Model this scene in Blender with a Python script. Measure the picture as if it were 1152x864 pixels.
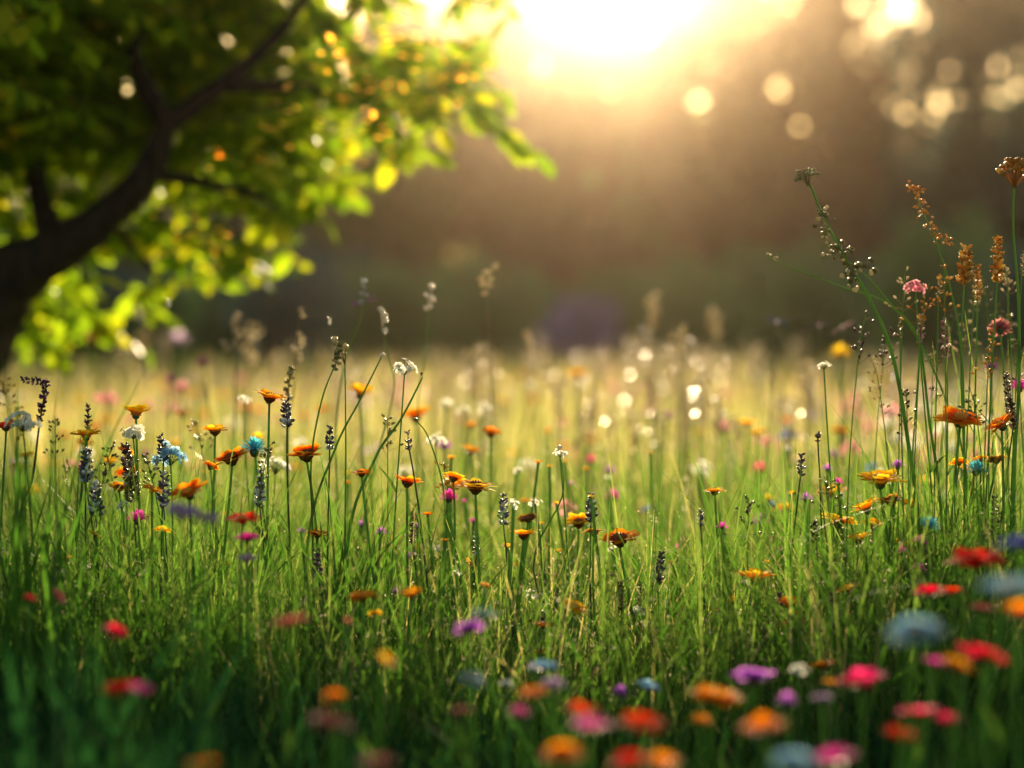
import bpy, math, random
import numpy as np
from mathutils import Vector, Matrix

SC = bpy.context.scene
for o in list(bpy.data.objects):
    bpy.data.objects.remove(o)
RD = math.radians
random.seed(7)
RNG = np.random.default_rng(11)

# ------------------------------------------------------------------ camera
CAM_H = 0.60
FPX = 2240.0                       # focal length in pixels of an 1152 px wide frame
PITCH = math.atan((432 - 385) / FPX)
cam_d = bpy.data.cameras.new('camera')
cam = bpy.data.objects.new('camera', cam_d)
SC.collection.objects.link(cam)
SC.camera = cam
cam.location = (0, 0, CAM_H)
cam.rotation_euler = (RD(90) - PITCH, 0, 0)
cam_d.lens = 70
cam_d.sensor_width = 36
cam_d.clip_start = 0.05
cam_d.clip_end = 3000
cam_d.dof.use_dof = True
cam_d.dof.focus_distance = 2.6
cam_d.dof.aperture_fstop = 1.9
cam_d.dof.aperture_blades = 0

# ------------------------------------------------------------------ light
SUN_EL, SUN_AZ = RD(12.3), RD(2.9)          # low evening sun in front of the camera
SUN_DIR = Vector((math.sin(SUN_AZ) * math.cos(SUN_EL), math.cos(SUN_AZ) * math.cos(SUN_EL), math.sin(SUN_EL)))
world = bpy.data.worlds.new('World')
SC.world = world
world.use_nodes = True
wn, wl = world.node_tree.nodes, world.node_tree.links
wn.clear()
wout = wn.new('ShaderNodeOutputWorld')
sky = wn.new('ShaderNodeTexSky')
sky.sky_type = 'NISHITA'
sky.sun_disc = False
sky.sun_elevation = SUN_EL
sky.sun_rotation = SUN_AZ
sky.air_density = 1.4
sky.dust_density = 2.5
bg = wn.new('ShaderNodeBackground')
bg.inputs['Strength'].default_value = 0.08
wl.new(sky.outputs[0], bg.inputs['Color'])
# the bright aureole the air makes round the sun, a function of the angle to the sun only
tc = wn.new('ShaderNodeTexCoord')
dot = wn.new('ShaderNodeVectorMath'); dot.operation = 'DOT_PRODUCT'
dot.inputs[1].default_value = SUN_DIR
nrm = wn.new('ShaderNodeVectorMath'); nrm.operation = 'NORMALIZE'
wl.new(tc.outputs['Generated'], nrm.inputs[0])
wl.new(nrm.outputs[0], dot.inputs[0])
def lobe(width_deg, amp, col):
    w = 1 - math.cos(RD(width_deg))
    a = wn.new('ShaderNodeMath'); a.operation = 'SUBTRACT'; a.inputs[0].default_value = 1.0
    wl.new(dot.outputs['Value'], a.inputs[1])
    b = wn.new('ShaderNodeMath'); b.operation = 'MULTIPLY'; b.inputs[1].default_value = -1.0 / w
    wl.new(a.outputs[0], b.inputs[0])
    c = wn.new('ShaderNodeMath'); c.operation = 'EXPONENT'
    wl.new(b.outputs[0], c.inputs[0])
    d = wn.new('ShaderNodeMath'); d.operation = 'MULTIPLY'; d.inputs[1].default_value = amp
    wl.new(c.outputs[0], d.inputs[0])
    e = wn.new('ShaderNodeBackground'); e.inputs['Color'].default_value = (*col, 1)
    wl.new(d.outputs[0], e.inputs['Strength'])
    return e
last = bg
for args in ((2.3, 12.0, (1.0, .78, .42)), (5.0, .3, (1.0, .62, .28))):
    ad = wn.new('ShaderNodeAddShader')
    wl.new(last.outputs[0], ad.inputs[0]); wl.new(lobe(*args).outputs[0], ad.inputs[1])
    last = ad
wl.new(last.outputs[0], wout.inputs['Surface'])

sun_d = bpy.data.lights.new('sun', 'SUN')
sun_d.energy = 5.0
sun_d.angle = RD(0.5)
sun_d.color = (1.0, 0.77, 0.46)
sun = bpy.data.objects.new('sun', sun_d)
SC.collection.objects.link(sun)
sun.rotation_euler = SUN_DIR.to_track_quat('Z', 'Y').to_euler()
sun.location = (2, 30, 20)

SC.view_settings.view_transform = 'Standard'
SC.view_settings.look = 'None'
SC.view_settings.exposure = 1.0
SC.view_settings.gamma = 1.0
SC.view_settings.use_curve_mapping = False
cy = SC.cycles
cy.use_denoising = True
cy.max_bounces = 7
cy.diffuse_bounces = 4
cy.glossy_bounces = 2
cy.transmission_bounces = 4
cy.transparent_max_bounces = 8
cy.volume_bounces = 0
cy.sample_clamp_direct = 0
cy.sample_clamp_indirect = 4
cy.use_adaptive_sampling = False

# ------------------------------------------------------------------ helpers
FWD = Vector((0, math.cos(PITCH), -math.sin(PITCH)))
UPV = Vector((0, math.sin(PITCH), math.cos(PITCH)))
def P(px, py, d):
    """The point seen at (px, py) of the photograph, d metres in front of the camera."""
    v = FWD + Vector((1, 0, 0)) * ((px - 576) / FPX) + UPV * ((432 - py) / FPX)
    return Vector((0, 0, CAM_H)) + v * (d / v.y)

def mesh_from(name, verts, faces, mat=None, smooth=False, attrs=None):
    me = bpy.data.meshes.new(name)
    verts = np.asarray(verts, dtype=np.float32).reshape(-1, 3)
    if isinstance(faces, np.ndarray):
        nf, k = faces.shape
        me.vertices.add(len(verts)); me.vertices.foreach_set('co', verts.ravel())
        me.loops.add(nf * k); me.loops.foreach_set('vertex_index', faces.astype(np.int32).ravel())
        me.polygons.add(nf); me.polygons.foreach_set('loop_start', np.arange(0, nf * k, k, dtype=np.int32))
        me.update(calc_edges=True)
    else:
        me.from_pydata([tuple(map(float, v)) for v in verts], [], faces)
    if attrs:
        for an, vals in attrs.items():
            a = me.attributes.new(an, 'FLOAT', 'POINT')
            a.data.foreach_set('value', np.asarray(vals, dtype=np.float32))
    if smooth:
        me.shade_smooth()
    if mat:
        me.materials.append(mat)
    return me

def link(name, me, parent=None, loc=(0, 0, 0)):
    o = bpy.data.objects.new(name, me)
    SC.collection.objects.link(o)
    o.location = loc
    if parent:
        o.parent = parent
    return o

def tag(o, label=None, cat=None, group=None, kind=None):
    if label: o['label'] = label
    if cat: o['category'] = cat
    if group: o['group'] = group
    if kind: o['kind'] = kind
    return o

def thing(name, loc, label, cat, group=None):
    o = link(name, None, None, loc)
    o.empty_display_size = .05
    return tag(o, label, cat, group)

class MB:
    """Collects geometry of one part."""
    def __init__(s): s.v = []; s.f = []; s.t = []
    def add(s, vs, fs, t=None):
        n = len(s.v)
        s.v += [tuple(v) for v in vs]
        s.f += [tuple(i + n for i in f) for f in fs]
        if t is None: t = 0.5
        s.t += list(t) if hasattr(t, '__len__') else [t] * len(vs)
    def tube(s, pts, rad, sides=5, t=.5, cap=True):
        pts = [Vector(p) for p in pts]; n = len(pts)
        if not hasattr(rad, '__len__'): rad = [rad] * n
        vs = []; fs = []
        ref = Vector((0.13, 1, 0.07))
        for i, p in enumerate(pts):
            d = (pts[min(i + 1, n - 1)] - pts[max(i - 1, 0)])
            d = d.normalized() if d.length > 1e-9 else Vector((0, 0, 1))
            a = d.cross(ref)
            a = a.normalized() if a.length > 1e-5 else Vector((1, 0, 0))
            b = d.cross(a).normalized()
            for k in range(sides):
                an = 2 * math.pi * k / sides
                vs.append(p + (a * math.cos(an) + b * math.sin(an)) * rad[i])
        for i in range(n - 1):
            for k in range(sides):
                k2 = (k + 1) % sides
                fs.append((i * sides + k, i * sides + k2, (i + 1) * sides + k2, (i + 1) * sides + k))
        if cap:
            fs.append(tuple(range(sides))[::-1]); fs.append(tuple(range((n - 1) * sides, n * sides)))
        s.add(vs, fs, t)
    def blob(s, c, r, ax=None, seg=6, rings=4, t=.5, jit=0.0):
        """An ellipsoid, radii r, its z axis along ax."""
        c = Vector(c); q = Vector(ax).to_track_quat('Z', 'Y') if ax is not None else None
        if not hasattr(r, '__len__'): r = (r, r, r)
        vs = []; fs = []; ts = []
        for i in range(rings + 1):
            th = math.pi * i / rings
            m = 1 if i in (0, rings) else seg
            for k in range(m):
                an = 2 * math.pi * (k + .5 * (i % 2)) / seg
                v = Vector((math.sin(th) * math.cos(an) * r[0], math.sin(th) * math.sin(an) * r[1], math.cos(th) * r[2]))
                if jit: v *= 1 + random.uniform(-jit, jit)
                if q: v = q @ v
                vs.append(c + v); ts.append(t if t != 'z' else 1 - i / rings)
        def idx(i, k):
            if i == 0: return 0
            if i == rings: return len(vs) - 1
            return 1 + (i - 1) * seg + k % seg
        for i in range(rings):
            for k in range(seg):
                if i == 0: fs.append((idx(0, 0), idx(1, k), idx(1, k + 1)))
                elif i == rings - 1: fs.append((idx(i, k + 1), idx(i, k), idx(rings, 0)))
                else: fs.append((idx(i, k), idx(i + 1, k), idx(i + 1, k + 1), idx(i, k + 1)))
        s.add(vs, fs, ts)
    def petal(s, base, d, side, L, W, curve=0.0, shape=(.35, .85, 1.0, .7), t0=0.0, t1=1.0, fold=.12, notch=True):
        """A petal from base along d; 'curve' bends it towards up = side x d."""
        d = Vector(d).normalized(); side = Vector(side).normalized(); up = side.cross(d).normalized()
        if up.z < 0 and abs(d.z) < .8: up = -up
        vs = []; ts = []; n = len(shape)
        for i in range(n):
            u = i / (n - 1)
            c = Vector(base) + d * (L * u) + up * (curve * L * u * u)
            w = W * .5 * shape[i]
            e = d * (-.06 * L if (i == n - 1 and notch) else 0)
            vs += [c - side * w + up * (fold * w), c + e, c + side * w + up * (fold * w)]
            ts += [t0 + (t1 - t0) * u] * 3
        fs = []
        for i in range(n - 1):
            a = i * 3
            fs += [(a, a + 1, a + 4, a + 3), (a + 1, a + 2, a + 5, a + 4)]
        s.add(vs, fs, ts)
    def mesh(s, name, mat, smooth=True):
        return mesh_from(name, s.v, s.f, mat, smooth, {'t': s.t})
    def build(s, name, mat, parent=None, smooth=True):
        return link(name, s.mesh(name, mat, smooth), parent)

# ------------------------------------------------------------------ materials
def leafy(name, ramp, trans=.5, rough=.45, spec=.4, tgain=1.0, attr='t', noise=.25, nscale=60.0, coord='Object'):
    """Thin living tissue: diffuse and glossy on top, light passing through. ramp = [(pos, colour)] over the attribute t."""
    m = bpy.data.materials.new(name); m.use_nodes = True
    n, l = m.node_tree.nodes, m.node_tree.links
    n.clear()
    out = n.new('ShaderNodeOutputMaterial')
    at = n.new('ShaderNodeAttribute'); at.attribute_name = attr
    cr = n.new('ShaderNodeValToRGB')
    while len(cr.color_ramp.elements) > 1: cr.color_ramp.elements.remove(cr.color_ramp.elements[0])
    cr.color_ramp.elements[0].position = ramp[0][0]; cr.color_ramp.elements[0].color = (*ramp[0][1], 1)
    for p, c in ramp[1:]:
        e = cr.color_ramp.elements.new(p); e.color = (*c, 1)
    l.new(at.outputs['Fac'], cr.inputs[0])
    tcn = n.new('ShaderNodeTexCoord')
    nz = n.new('ShaderNodeTexNoise'); nz.inputs['Scale'].default_value = nscale; nz.inputs['Detail'].default_value = 3
    l.new(tcn.outputs[coord], nz.inputs['Vector'])
    mr = n.new('ShaderNodeMapRange'); mr.inputs['To Min'].default_value = 1 - noise * 1.6; mr.inputs['To Max'].default_value = 1 + noise * 1.6
    l.new(nz.outputs['Fac'], mr.inputs['Value'])
    mul = n.new('ShaderNodeMix'); mul.data_type = 'RGBA'; mul.blend_type = 'MULTIPLY'; mul.inputs['Factor'].default_value = 1
    l.new(cr.outputs['Color'], mul.inputs['A']); l.new(mr.outputs['Result'], mul.inputs['B'])
    pb = n.new('ShaderNodeBsdfPrincipled')
    pb.inputs['Roughness'].default_value = rough
    pb.inputs['Specular IOR Level'].default_value = spec
    l.new(mul.outputs['Result'], pb.inputs['Base Color'])
    if trans > 0:
        tb = n.new('ShaderNodeBsdfTranslucent')
        g = n.new('ShaderNodeMix'); g.data_type = 'RGBA'; g.blend_type = 'MULTIPLY'; g.inputs['Factor'].default_value = 1
        tg = tgain if hasattr(tgain, '__len__') else (tgain,) * 3
        g.inputs['B'].default_value = (*tg, 1)
        g.clamp_result = False
        l.new(mul.outputs['Result'], g.inputs['A']); l.new(g.outputs['Result'], tb.inputs['Color'])
        mx = n.new('ShaderNodeMixShader'); mx.inputs[0].default_value = trans
        l.new(pb.outputs[0], mx.inputs[1]); l.new(tb.outputs[0], mx.inputs[2])
        l.new(mx.outputs[0], out.inputs['Surface'])
    else:
        l.new(pb.outputs[0], out.inputs['Surface'])
    return m

def bark_mat(name, c1, c2):
    m = bpy.data.materials.new(name); m.use_nodes = True
    n, l = m.node_tree.nodes, m.node_tree.links
    pb = n['Principled BSDF']; pb.inputs['Roughness'].default_value = .9
    tcn = n.new('ShaderNodeTexCoord'); mp = n.new('ShaderNodeMapping'); mp.inputs['Scale'].default_value = (9, 9, 2.2)
    nz = n.new('ShaderNodeTexNoise'); nz.inputs['Scale'].default_value = 6; nz.inputs['Detail'].default_value = 8
    cr = n.new('ShaderNodeValToRGB')
    cr.color_ramp.elements[0].color = (*c1, 1); cr.color_ramp.elements[0].position = .35
    cr.color_ramp.elements[1].color = (*c2, 1); cr.color_ramp.elements[1].position = .65
    bp = n.new('ShaderNodeBump'); bp.inputs['Distance'].default_value = .02
    l.new(tcn.outputs['Object'], mp.inputs[0]); l.new(mp.outputs[0], nz.inputs['Vector']); l.new(nz.outputs['Fac'], cr.inputs[0])
    l.new(cr.outputs[0], pb.inputs['Base Color']); l.new(nz.outputs['Fac'], bp.inputs['Height']); l.new(bp.outputs[0], pb.inputs['Normal'])
    return m

M = {}
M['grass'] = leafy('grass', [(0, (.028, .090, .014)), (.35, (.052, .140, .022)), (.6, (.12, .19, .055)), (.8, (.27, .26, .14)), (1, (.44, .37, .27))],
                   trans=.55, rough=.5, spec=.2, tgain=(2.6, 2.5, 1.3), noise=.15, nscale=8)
M['grass_shaded'] = leafy('grass_shaded', [(0, (.010, .048, .024)), (.5, (.020, .078, .026)), (1, (.05, .12, .03))], trans=.42, rough=.75, spec=.08, tgain=(1.8, 2.0, 1.0), noise=.15, nscale=8)  # shaded copy of the grass: foreground shade put into a darker, bluer green
M['stem'] = leafy('stem', [(0, (.10, .21, .04)), (1, (.14, .27, .06))], trans=.5, tgain=1.8, rough=.45, noise=.1)
M['stem_dark'] = leafy('stem_dark', [(0, (.07, .13, .04)), (1, (.10, .16, .05))], trans=.4, rough=.5)
M['stem_pale'] = leafy('stem_pale', [(0, (.22, .24, .09)), (1, (.30, .28, .13))], trans=.3, rough=.4)
M['leaf'] = leafy('leaf', [(0, (.04, .10, .02)), (1, (.09, .17, .03))], trans=.5, rough=.9, spec=0.0, tgain=(1.5, 1.6, 1))
M['calyx'] = leafy('calyx', [(0, (.05, .10, .03)), (1, (.08, .13, .04))], trans=.15)
PAL = {  # petals, ramp from the centre out
    'amber':   [(0, (.45, .08, .01)), (.4, (.86, .34, .01)), (1, (.92, .60, .02))],
    'orange':  [(0, (.55, .07, .008)), (.5, (.88, .28, .008)), (1, (.92, .46, .015))],
    'rust':    [(0, (.40, .04, .008)), (.45, (.80, .20, .01)), (1, (.92, .52, .02))],
    'yellow':  [(0, (.80, .36, .01)), (.4, (.90, .58, .02)), (1, (.92, .70, .03))],
    'golden':  [(0, (.55, .16, .01)), (.35, (.88, .46, .01)), (1, (.92, .60, .02))],
    'brown':   [(0, (.14, .04, .01)), (.6, (.32, .12, .02)), (1, (.70, .42, .05))],
    'red':     [(0, (.75, .015, .015)), (1, (.92, .04, .025))],
    'scarlet': [(0, (.80, .05, .01)), (1, (.94, .11, .015))],
    'crimson': [(0, (.70, .01, .05)), (1, (.92, .03, .12))],
    'hot_pink': [(0, (.80, .02, .16)), (1, (.94, .06, .36))],
    'magenta': [(0, (.60, .03, .34)), (1, (.85, .09, .55))],
    'salmon':  [(0, (.60, .12, .10)), (1, (.85, .36, .30))],
    'pink':    [(0, (.60, .14, .24)), (1, (.88, .45, .52))],
    'violet':  [(0, (.20, .03, .30)), (.4, (.50, .12, .60)), (1, (.62, .22, .74))],
    'lilac':   [(0, (.40, .28, .48)), (1, (.70, .55, .76))],
    'purple':  [(0, (.12, .015, .14)), (1, (.34, .05, .30))],
    'blue':    [(0, (.06, .08, .45)), (1, (.14, .20, .75))],
    'pale_blue': [(0, (.25, .45, .62)), (1, (.42, .66, .80))],
    'teal':    [(0, (.02, .25, .35)), (1, (.10, .50, .62))],
    'white':   [(0, (.75, .74, .62)), (1, (.85, .85, .80))],
    'cream':   [(0, (.62, .50, .30)), (1, (.80, .70, .48))],
    'dusky':   [(0, (.20, .05, .05)), (1, (.45, .18, .18))],
}
for k_, r_ in PAL.items():
    M['p_' + k_] = leafy('petal_' + k_, r_, trans=.75, tgain=1.25, rough=.38, spec=.45, noise=.12, nscale=140)
    M['p_' + k_].node_tree.nodes['Principled BSDF'].inputs['Specular IOR Level'].default_value = .08
    M['p_' + k_].node_tree.nodes['Principled BSDF'].inputs['Roughness'].default_value = .6
M['c_dark'] = leafy('centre_dark', [(0, (.10, .025, .008)), (1, (.42, .10, .012))], trans=.3, rough=.6, nscale=300)
M['c_yellow'] = leafy('centre_yellow', [(0, (.45, .20, .01)), (1, (.80, .50, .02))], trans=0, rough=.6, nscale=300)
M['c_orange'] = leafy('centre_orange', [(0, (.55, .14, .01)), (1, (.85, .32, .01))], trans=0, rough=.6, nscale=300)
M['spike_dark'] = leafy('spike_dark', [(0, (.05, .045, .08)), (.6, (.14, .12, .20)), (.8, (.30, .28, .38)), (1, (.85, .85, .82))], trans=.15, rough=.35, spec=.5, nscale=300)
M['spike_brown'] = leafy('spike_brown', [(0, (.06, .03, .03)), (.7, (.18, .09, .06)), (1, (.62, .45, .35))], trans=.2, rough=.35, nscale=300)
M['spike_gold'] = leafy('spike_gold', [(0, (.35, .18, .03)), (.6, (.75, .42, .06)), (1, (.88, .66, .20))], trans=.6, rough=.35, nscale=300)
M['spike_pink'] = leafy('spike_pink', [(0, (.22, .06, .10)), (.6, (.50, .20, .26)), (1, (.80, .55, .50))], trans=.4, rough=.35, nscale=300)
M['spike_purple'] = leafy('spike_purple', [(0, (.06, .01, .06)), (.6, (.20, .03, .16)), (1, (.48, .14, .38))], trans=.35, rough=.4, nscale=300)
M['spike_olive'] = leafy('spike_olive', [(0, (.14, .13, .03)), (.6, (.34, .30, .08)), (1, (.78, .68, .38))], trans=.4, rough=.3, nscale=300)
M['seed_pale'] = leafy('seed_pale', [(0, (.50, .40, .24)), (1, (.86, .78, .58))], trans=.65, rough=.5, spec=.35, nscale=100)
M['glint_flake'] = leafy('glint_flake', [(0, (.60, .48, .28)), (1, (.82, .72, .52))], trans=.3, rough=.36, spec=.7, nscale=100)  # glossy flakes added to the seed heads to throw sun glints
M['seed_white'] = leafy('seed_white', [(0, (.70, .66, .56)), (1, (.86, .84, .78))], trans=.5, rough=.28, spec=.8, nscale=100)
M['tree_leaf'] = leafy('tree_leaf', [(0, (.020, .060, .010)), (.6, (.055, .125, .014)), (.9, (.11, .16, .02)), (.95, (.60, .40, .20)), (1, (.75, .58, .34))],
                       trans=.6, rough=.5, spec=.25, tgain=(10.5, 6.8, 1.2), noise=.1, nscale=20)  # palest ramp end paints light dots on the added flakes
M['bark'] = bark_mat('bark', (.012, .008, .006), (.05, .032, .022))
M['bark_far'] = bark_mat('bark_far', (.03, .02, .015), (.07, .05, .035))
def far_leaf(name, a, b, tg=1.6):
    return leafy(name, [(0, a), (1, b)], trans=.4, rough=.4, spec=.3, tgain=tg, noise=.25, nscale=1.2)
M['far_green'] = far_leaf('far_green', (.045, .105, .030), (.09, .19, .05), 2.2)
M['far_olive'] = far_leaf('far_olive', (.06, .075, .018), (.12, .13, .03), 2.0)
M['far_haze_brown'] = far_leaf('far_haze_brown', (.06, .022, .012), (.14, .05, .02), 2.0)  # warm haze over dark trees, put into the leaf colour as brown
M['far_teal'] = far_leaf('far_teal', (.020, .065, .065), (.05, .13, .12), 2.0)
M['far_lilac'] = far_leaf('far_lilac', (.22, .16, .36), (.45, .34, .60), 1.0)

def ground_mat():
    m = bpy.data.materials.new('meadow_soil'); m.use_nodes = True
    n, l = m.node_tree.nodes, m.node_tree.links
    pb = n['Principled BSDF']; pb.inputs['Roughness'].default_value = 1
    pb.inputs['Specular IOR Level'].default_value = .1
    tcn = n.new('ShaderNodeTexCoord')
    nz = n.new('ShaderNodeTexNoise'); nz.inputs['Scale'].default_value = 3; nz.inputs['Detail'].default_value = 10
    cr = n.new('ShaderNodeValToRGB')
    cr.color_ramp.elements[0].color = (.02, .03, .01, 1); cr.color_ramp.elements[0].position = .35
    cr.color_ramp.elements[1].color = (.06, .08, .02, 1); cr.color_ramp.elements[1].position = .7
    l.new(tcn.outputs['Object'], nz.inputs['Vector']); l.new(nz.outputs['Fac'], cr.inputs[0]); l.new(cr.outputs[0], pb.inputs['Base Color'])
    return m

# ------------------------------------------------------------------ ground
gx = np.linspace(-1, 1, 81); gx = np.sign(gx) * np.abs(gx) ** 2.2 * 1500
GX, GY = np.meshgrid(gx, gx)
GZ = .015 * np.sin(GX * .9 + 1) * np.cos(GY * .7) * np.exp(-(GX ** 2 + GY ** 2) / 900)
gv = np.stack([GX, GY, GZ], -1).reshape(-1, 3)
ii = np.arange(80)
A, B = np.meshgrid(ii, ii)
i0 = (B * 81 + A).ravel()
gf = np.stack([i0, i0 + 1, i0 + 82, i0 + 81], -1)
g = link('ground', mesh_from('ground', gv, gf, ground_mat(), True))
tag(g, 'dark meadow soil and moss below the grass', kind='structure')

# ------------------------------------------------------------------ haze
hz = MB()
X0, X1, Y0, Y1, Z0, Z1 = -75, 75, -8, 105, -1.0, 19
hz.add([(x, y, z) for x in (X0, X1) for y in (Y0, Y1) for z in (Z0, Z1)],
       [(0, 1, 3, 2), (4, 6, 7, 5), (0, 4, 5, 1), (2, 3, 7, 6), (0, 2, 6, 4), (1, 5, 7, 3)])
hm = bpy.data.materials.new('haze'); hm.use_nodes = True
hn, hl = hm.node_tree.nodes, hm.node_tree.links
hn.clear()
ho = hn.new('ShaderNodeOutputMaterial'); pv = hn.new('ShaderNodeVolumePrincipled')
pv.inputs['Color'].default_value = (.98, .77, .56, 1)
pv.inputs['Density'].default_value = 0.00062
pv.inputs['Anisotropy'].default_value = 0.95
hl.new(pv.outputs[0], ho.inputs['Volume'])
tag(hz.build('haze', hm, smooth=False), 'golden evening haze over the meadow', kind='stuff')

# ------------------------------------------------------------------ far trees and shrubs
def quads_cloud(centres, size, t, flat=0.0, aspect=1.0, rng=RNG):
    """Small leaf faces with random orientation."""
    n = len(centres)
    a = rng.normal(size=(n, 3)); a[:, 2] *= (1 - flat)
    a /= np.linalg.norm(a, axis=1, keepdims=True)
    b = rng.normal(size=(n, 3)); b -= a * np.sum(a * b, 1, keepdims=True)
    b /= np.linalg.norm(b, axis=1, keepdims=True)
    s = (size * rng.uniform(.6, 1.3, n))[:, None]
    v = np.stack([centres - a * s, centres - b * s * aspect, centres + a * s, centres + b * s * aspect], 1).reshape(-1, 3)
    f = np.arange(n * 4).reshape(n, 4)
    return v, f, np.repeat(t, 4)

def crown_points(n, lobes, rng):
    k = rng.integers(0, len(lobes), n)
    L = np.array(lobes)
    w = L[:, 3] * L[:, 4] * L[:, 5]; k = rng.choice(len(lobes), n, p=w / w.sum())
    d = rng.normal(size=(n, 3)); d /= np.linalg.norm(d, axis=1, keepdims=True)
    r = rng.uniform(.25, 1.0, n) ** .5
    # clumping inside each lobe
    cl = rng.normal(size=(n, 3)) * .06
    p = L[k, :3] + (d * r[:, None] + cl) * L[k, 3:6]
    return p, r

def far_tree(x, y, h, rw, mat, label, name='broadleaf_tree', bare=.1, n=4200, leaf=.2, holes=(), seed=0, group='trees along the far edge of the meadow'):
    rng = np.random.default_rng(seed + 100)
    rnd = random.Random(seed)
    t = thing(name, (x, y, 0), label, 'tree', group)
    tr = MB()
    lean = rnd.uniform(-.4, .4)
    pts = [Vector((lean * u * u, 0, h * .7 * u)) for u in (0, .15, .4, .7, 1)]
    tr.tube(pts, [.30, .22, .19, .13, .06], 8)
    lobes = []
    for i in range(11):
        an = rnd.uniform(0, 6.28); u = (i + .5) / 11
        z = h * (bare + (1 - bare) * (.12 + .8 * u))
        rr = rw * (1 - (2 * u - .8) ** 2 * .45) * .62
        c = Vector((math.cos(an) * rr + lean * .5, math.sin(an) * rr, z))
        s = rw * rnd.uniform(.38, .6)
        lobes.append((c.x, c.y, c.z, s, s, s * .75))
        a = pts[1].lerp(pts[4], min(1, max(0, u * .8)))
        tr.tube([a, a.lerp(c, .5) + Vector((0, 0, .2)), c], [.09, .06, .02], 5)
    lobes.append((lean * .5, 0, h * (bare + (1 - bare) * .5), rw * .7, rw * .7, h * (1 - bare) * .4))
    tr.build('trunk', M['bark_far'], t)
    p, r = crown_points(n, lobes, rng)
    keep = p[:, 2] > h * bare * .6
    for (px, py, rad) in holes:
        c = P(px, py, y) - Vector((x, y, 0))
        keep &= ((p[:, 0] - c.x) ** 2 + (p[:, 2] - c.z) ** 2) > rad * rad * .45
    p = p[keep]
    v, f, tt = quads_cloud(p, leaf, rng.uniform(0, 1, len(p)), aspect=.6, rng=rng)
    link('crown', mesh_from('crown', v, f, mat, False, {'t': tt}), t)
    return t

def xat(px, y): return P(px, 385, y).x

ft = [  # px, distance, height, crown radius, material, label, name
    (-60, 62, 13, 4.2, 'far_green', 'tall green tree at the far left behind the orchard tree trunk', 'broadleaf_tree', ()),
    (120, 60, 7.6, 3.4, 'far_green', 'dense green tree seen under the left branch', 'broadleaf_tree', ()),
    (290, 66, 8.0, 3.6, 'far_teal', 'blue green tree behind the bright hanging leaves', 'broadleaf_tree', ()),
    (440, 61, 11.5, 3.2, 'far_olive', 'olive tree on the left of the sun gap, dark crown', 'broadleaf_tree', ((455, 240, .35),)),
    (562, 60, 13.0, 2.5, 'far_haze_brown', 'tree with warm haze painted into its brown leaves, just left of the sun gap', 'haze_brown_tree', ()),
    (642, 63, 11.4, 2.2, 'far_haze_brown', 'low rounded tree in painted haze brown directly below the sun', 'haze_brown_tree', ((668, 200, .55),)),
    (727, 64, 11.4, 2.5, 'far_olive', 'small olive tree at the bottom of the sun gap', 'broadleaf_tree', ((792, 205, .3),)),
    (806, 61, 13.2, 2.7, 'far_haze_brown', 'tree in painted haze brown just right of the sun gap', 'haze_brown_tree', ((790, 120, .62), (816, 122, .5))),
    (915, 60, 13, 3.2, 'far_haze_brown', 'tall tree in dark painted haze brown right of the sun gap', 'haze_brown_tree', ((872, 105, .42), (884, 15, .5), (918, 150, .3), (972, 70, .35))),
    (1030, 62, 13.5, 3.4, 'far_teal', 'tall dark tree with bright sky holes in its upper crown', 'broadleaf_tree', ((1003, 108, .45), (1010, 10, .7), (1040, 22, .6), (1074, 75, .4), (1050, 120, .25), (970, 75, .4))),
    (1150, 60, 13, 3.4, 'far_teal', 'dark blue green tree at the right end of the tree line', 'broadleaf_tree', ((1130, 72, .6), (1148, 90, .6), (1138, 140, .4), (1078, 30, .4))),
    (1290, 63, 13, 4, 'far_green', 'tree beyond the right end of the meadow', 'broadleaf_tree', ()),
]
for i, (px, y, h, rw, mt, lb, nm, holes) in enumerate(ft):
    far_tree(xat(px, y), y, h, rw, M[mt], lb, nm, n=8500 if px > 900 else 6000, leaf=.19, seed=i, holes=holes)
# the wood that closes the view behind them reads as one mass
wr = np.random.default_rng(77)
nW = 42000
wx = wr.uniform(-42, 46, nW); wy = wr.uniform(92, 99, nW)
wtop = 6.2 + 1.1 * np.sin(wx * .55) + .8 * np.sin(wx * 1.37 + 2) + .5 * np.sin(wx * 3.1)
wz = wtop * wr.uniform(0, 1, nW) ** .8
v_, f_, t_ = quads_cloud(np.stack([wx, wy, wz], -1), .34, wr.uniform(0, 1, nW), aspect=.6, rng=wr)
tag(link('distant_wood', mesh_from('distant_wood', v_, f_, M['far_teal'], False, {'t': t_})), 'distant dark wood closing the view behind the trees', kind='stuff')
# second row, farther
for i, (px, h, mt) in enumerate(((-40, 13, 'far_green'), (130, 6.6, 'far_teal'), (280, 7, 'far_green'), (420, 9, 'far_haze_brown'), (520, 11, 'far_olive'), (620, 10, 'far_green'), (700, 10, 'far_haze_brown'), (790, 11, 'far_olive'),
                              (880, 10.5, 'far_haze_brown'), (985, 9.2, 'far_green'), (1100, 9.5, 'far_teal'), (1220, 13, 'far_green'))):
    far_tree(xat(px, 82), 82, h, 4.6 if abs(px - 700) > 150 else 3.6, M[mt], 'tree in the second row, mostly hidden behind the nearer far trees', n=4200, leaf=.3, seed=40 + i, group='second row of far trees')

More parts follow.
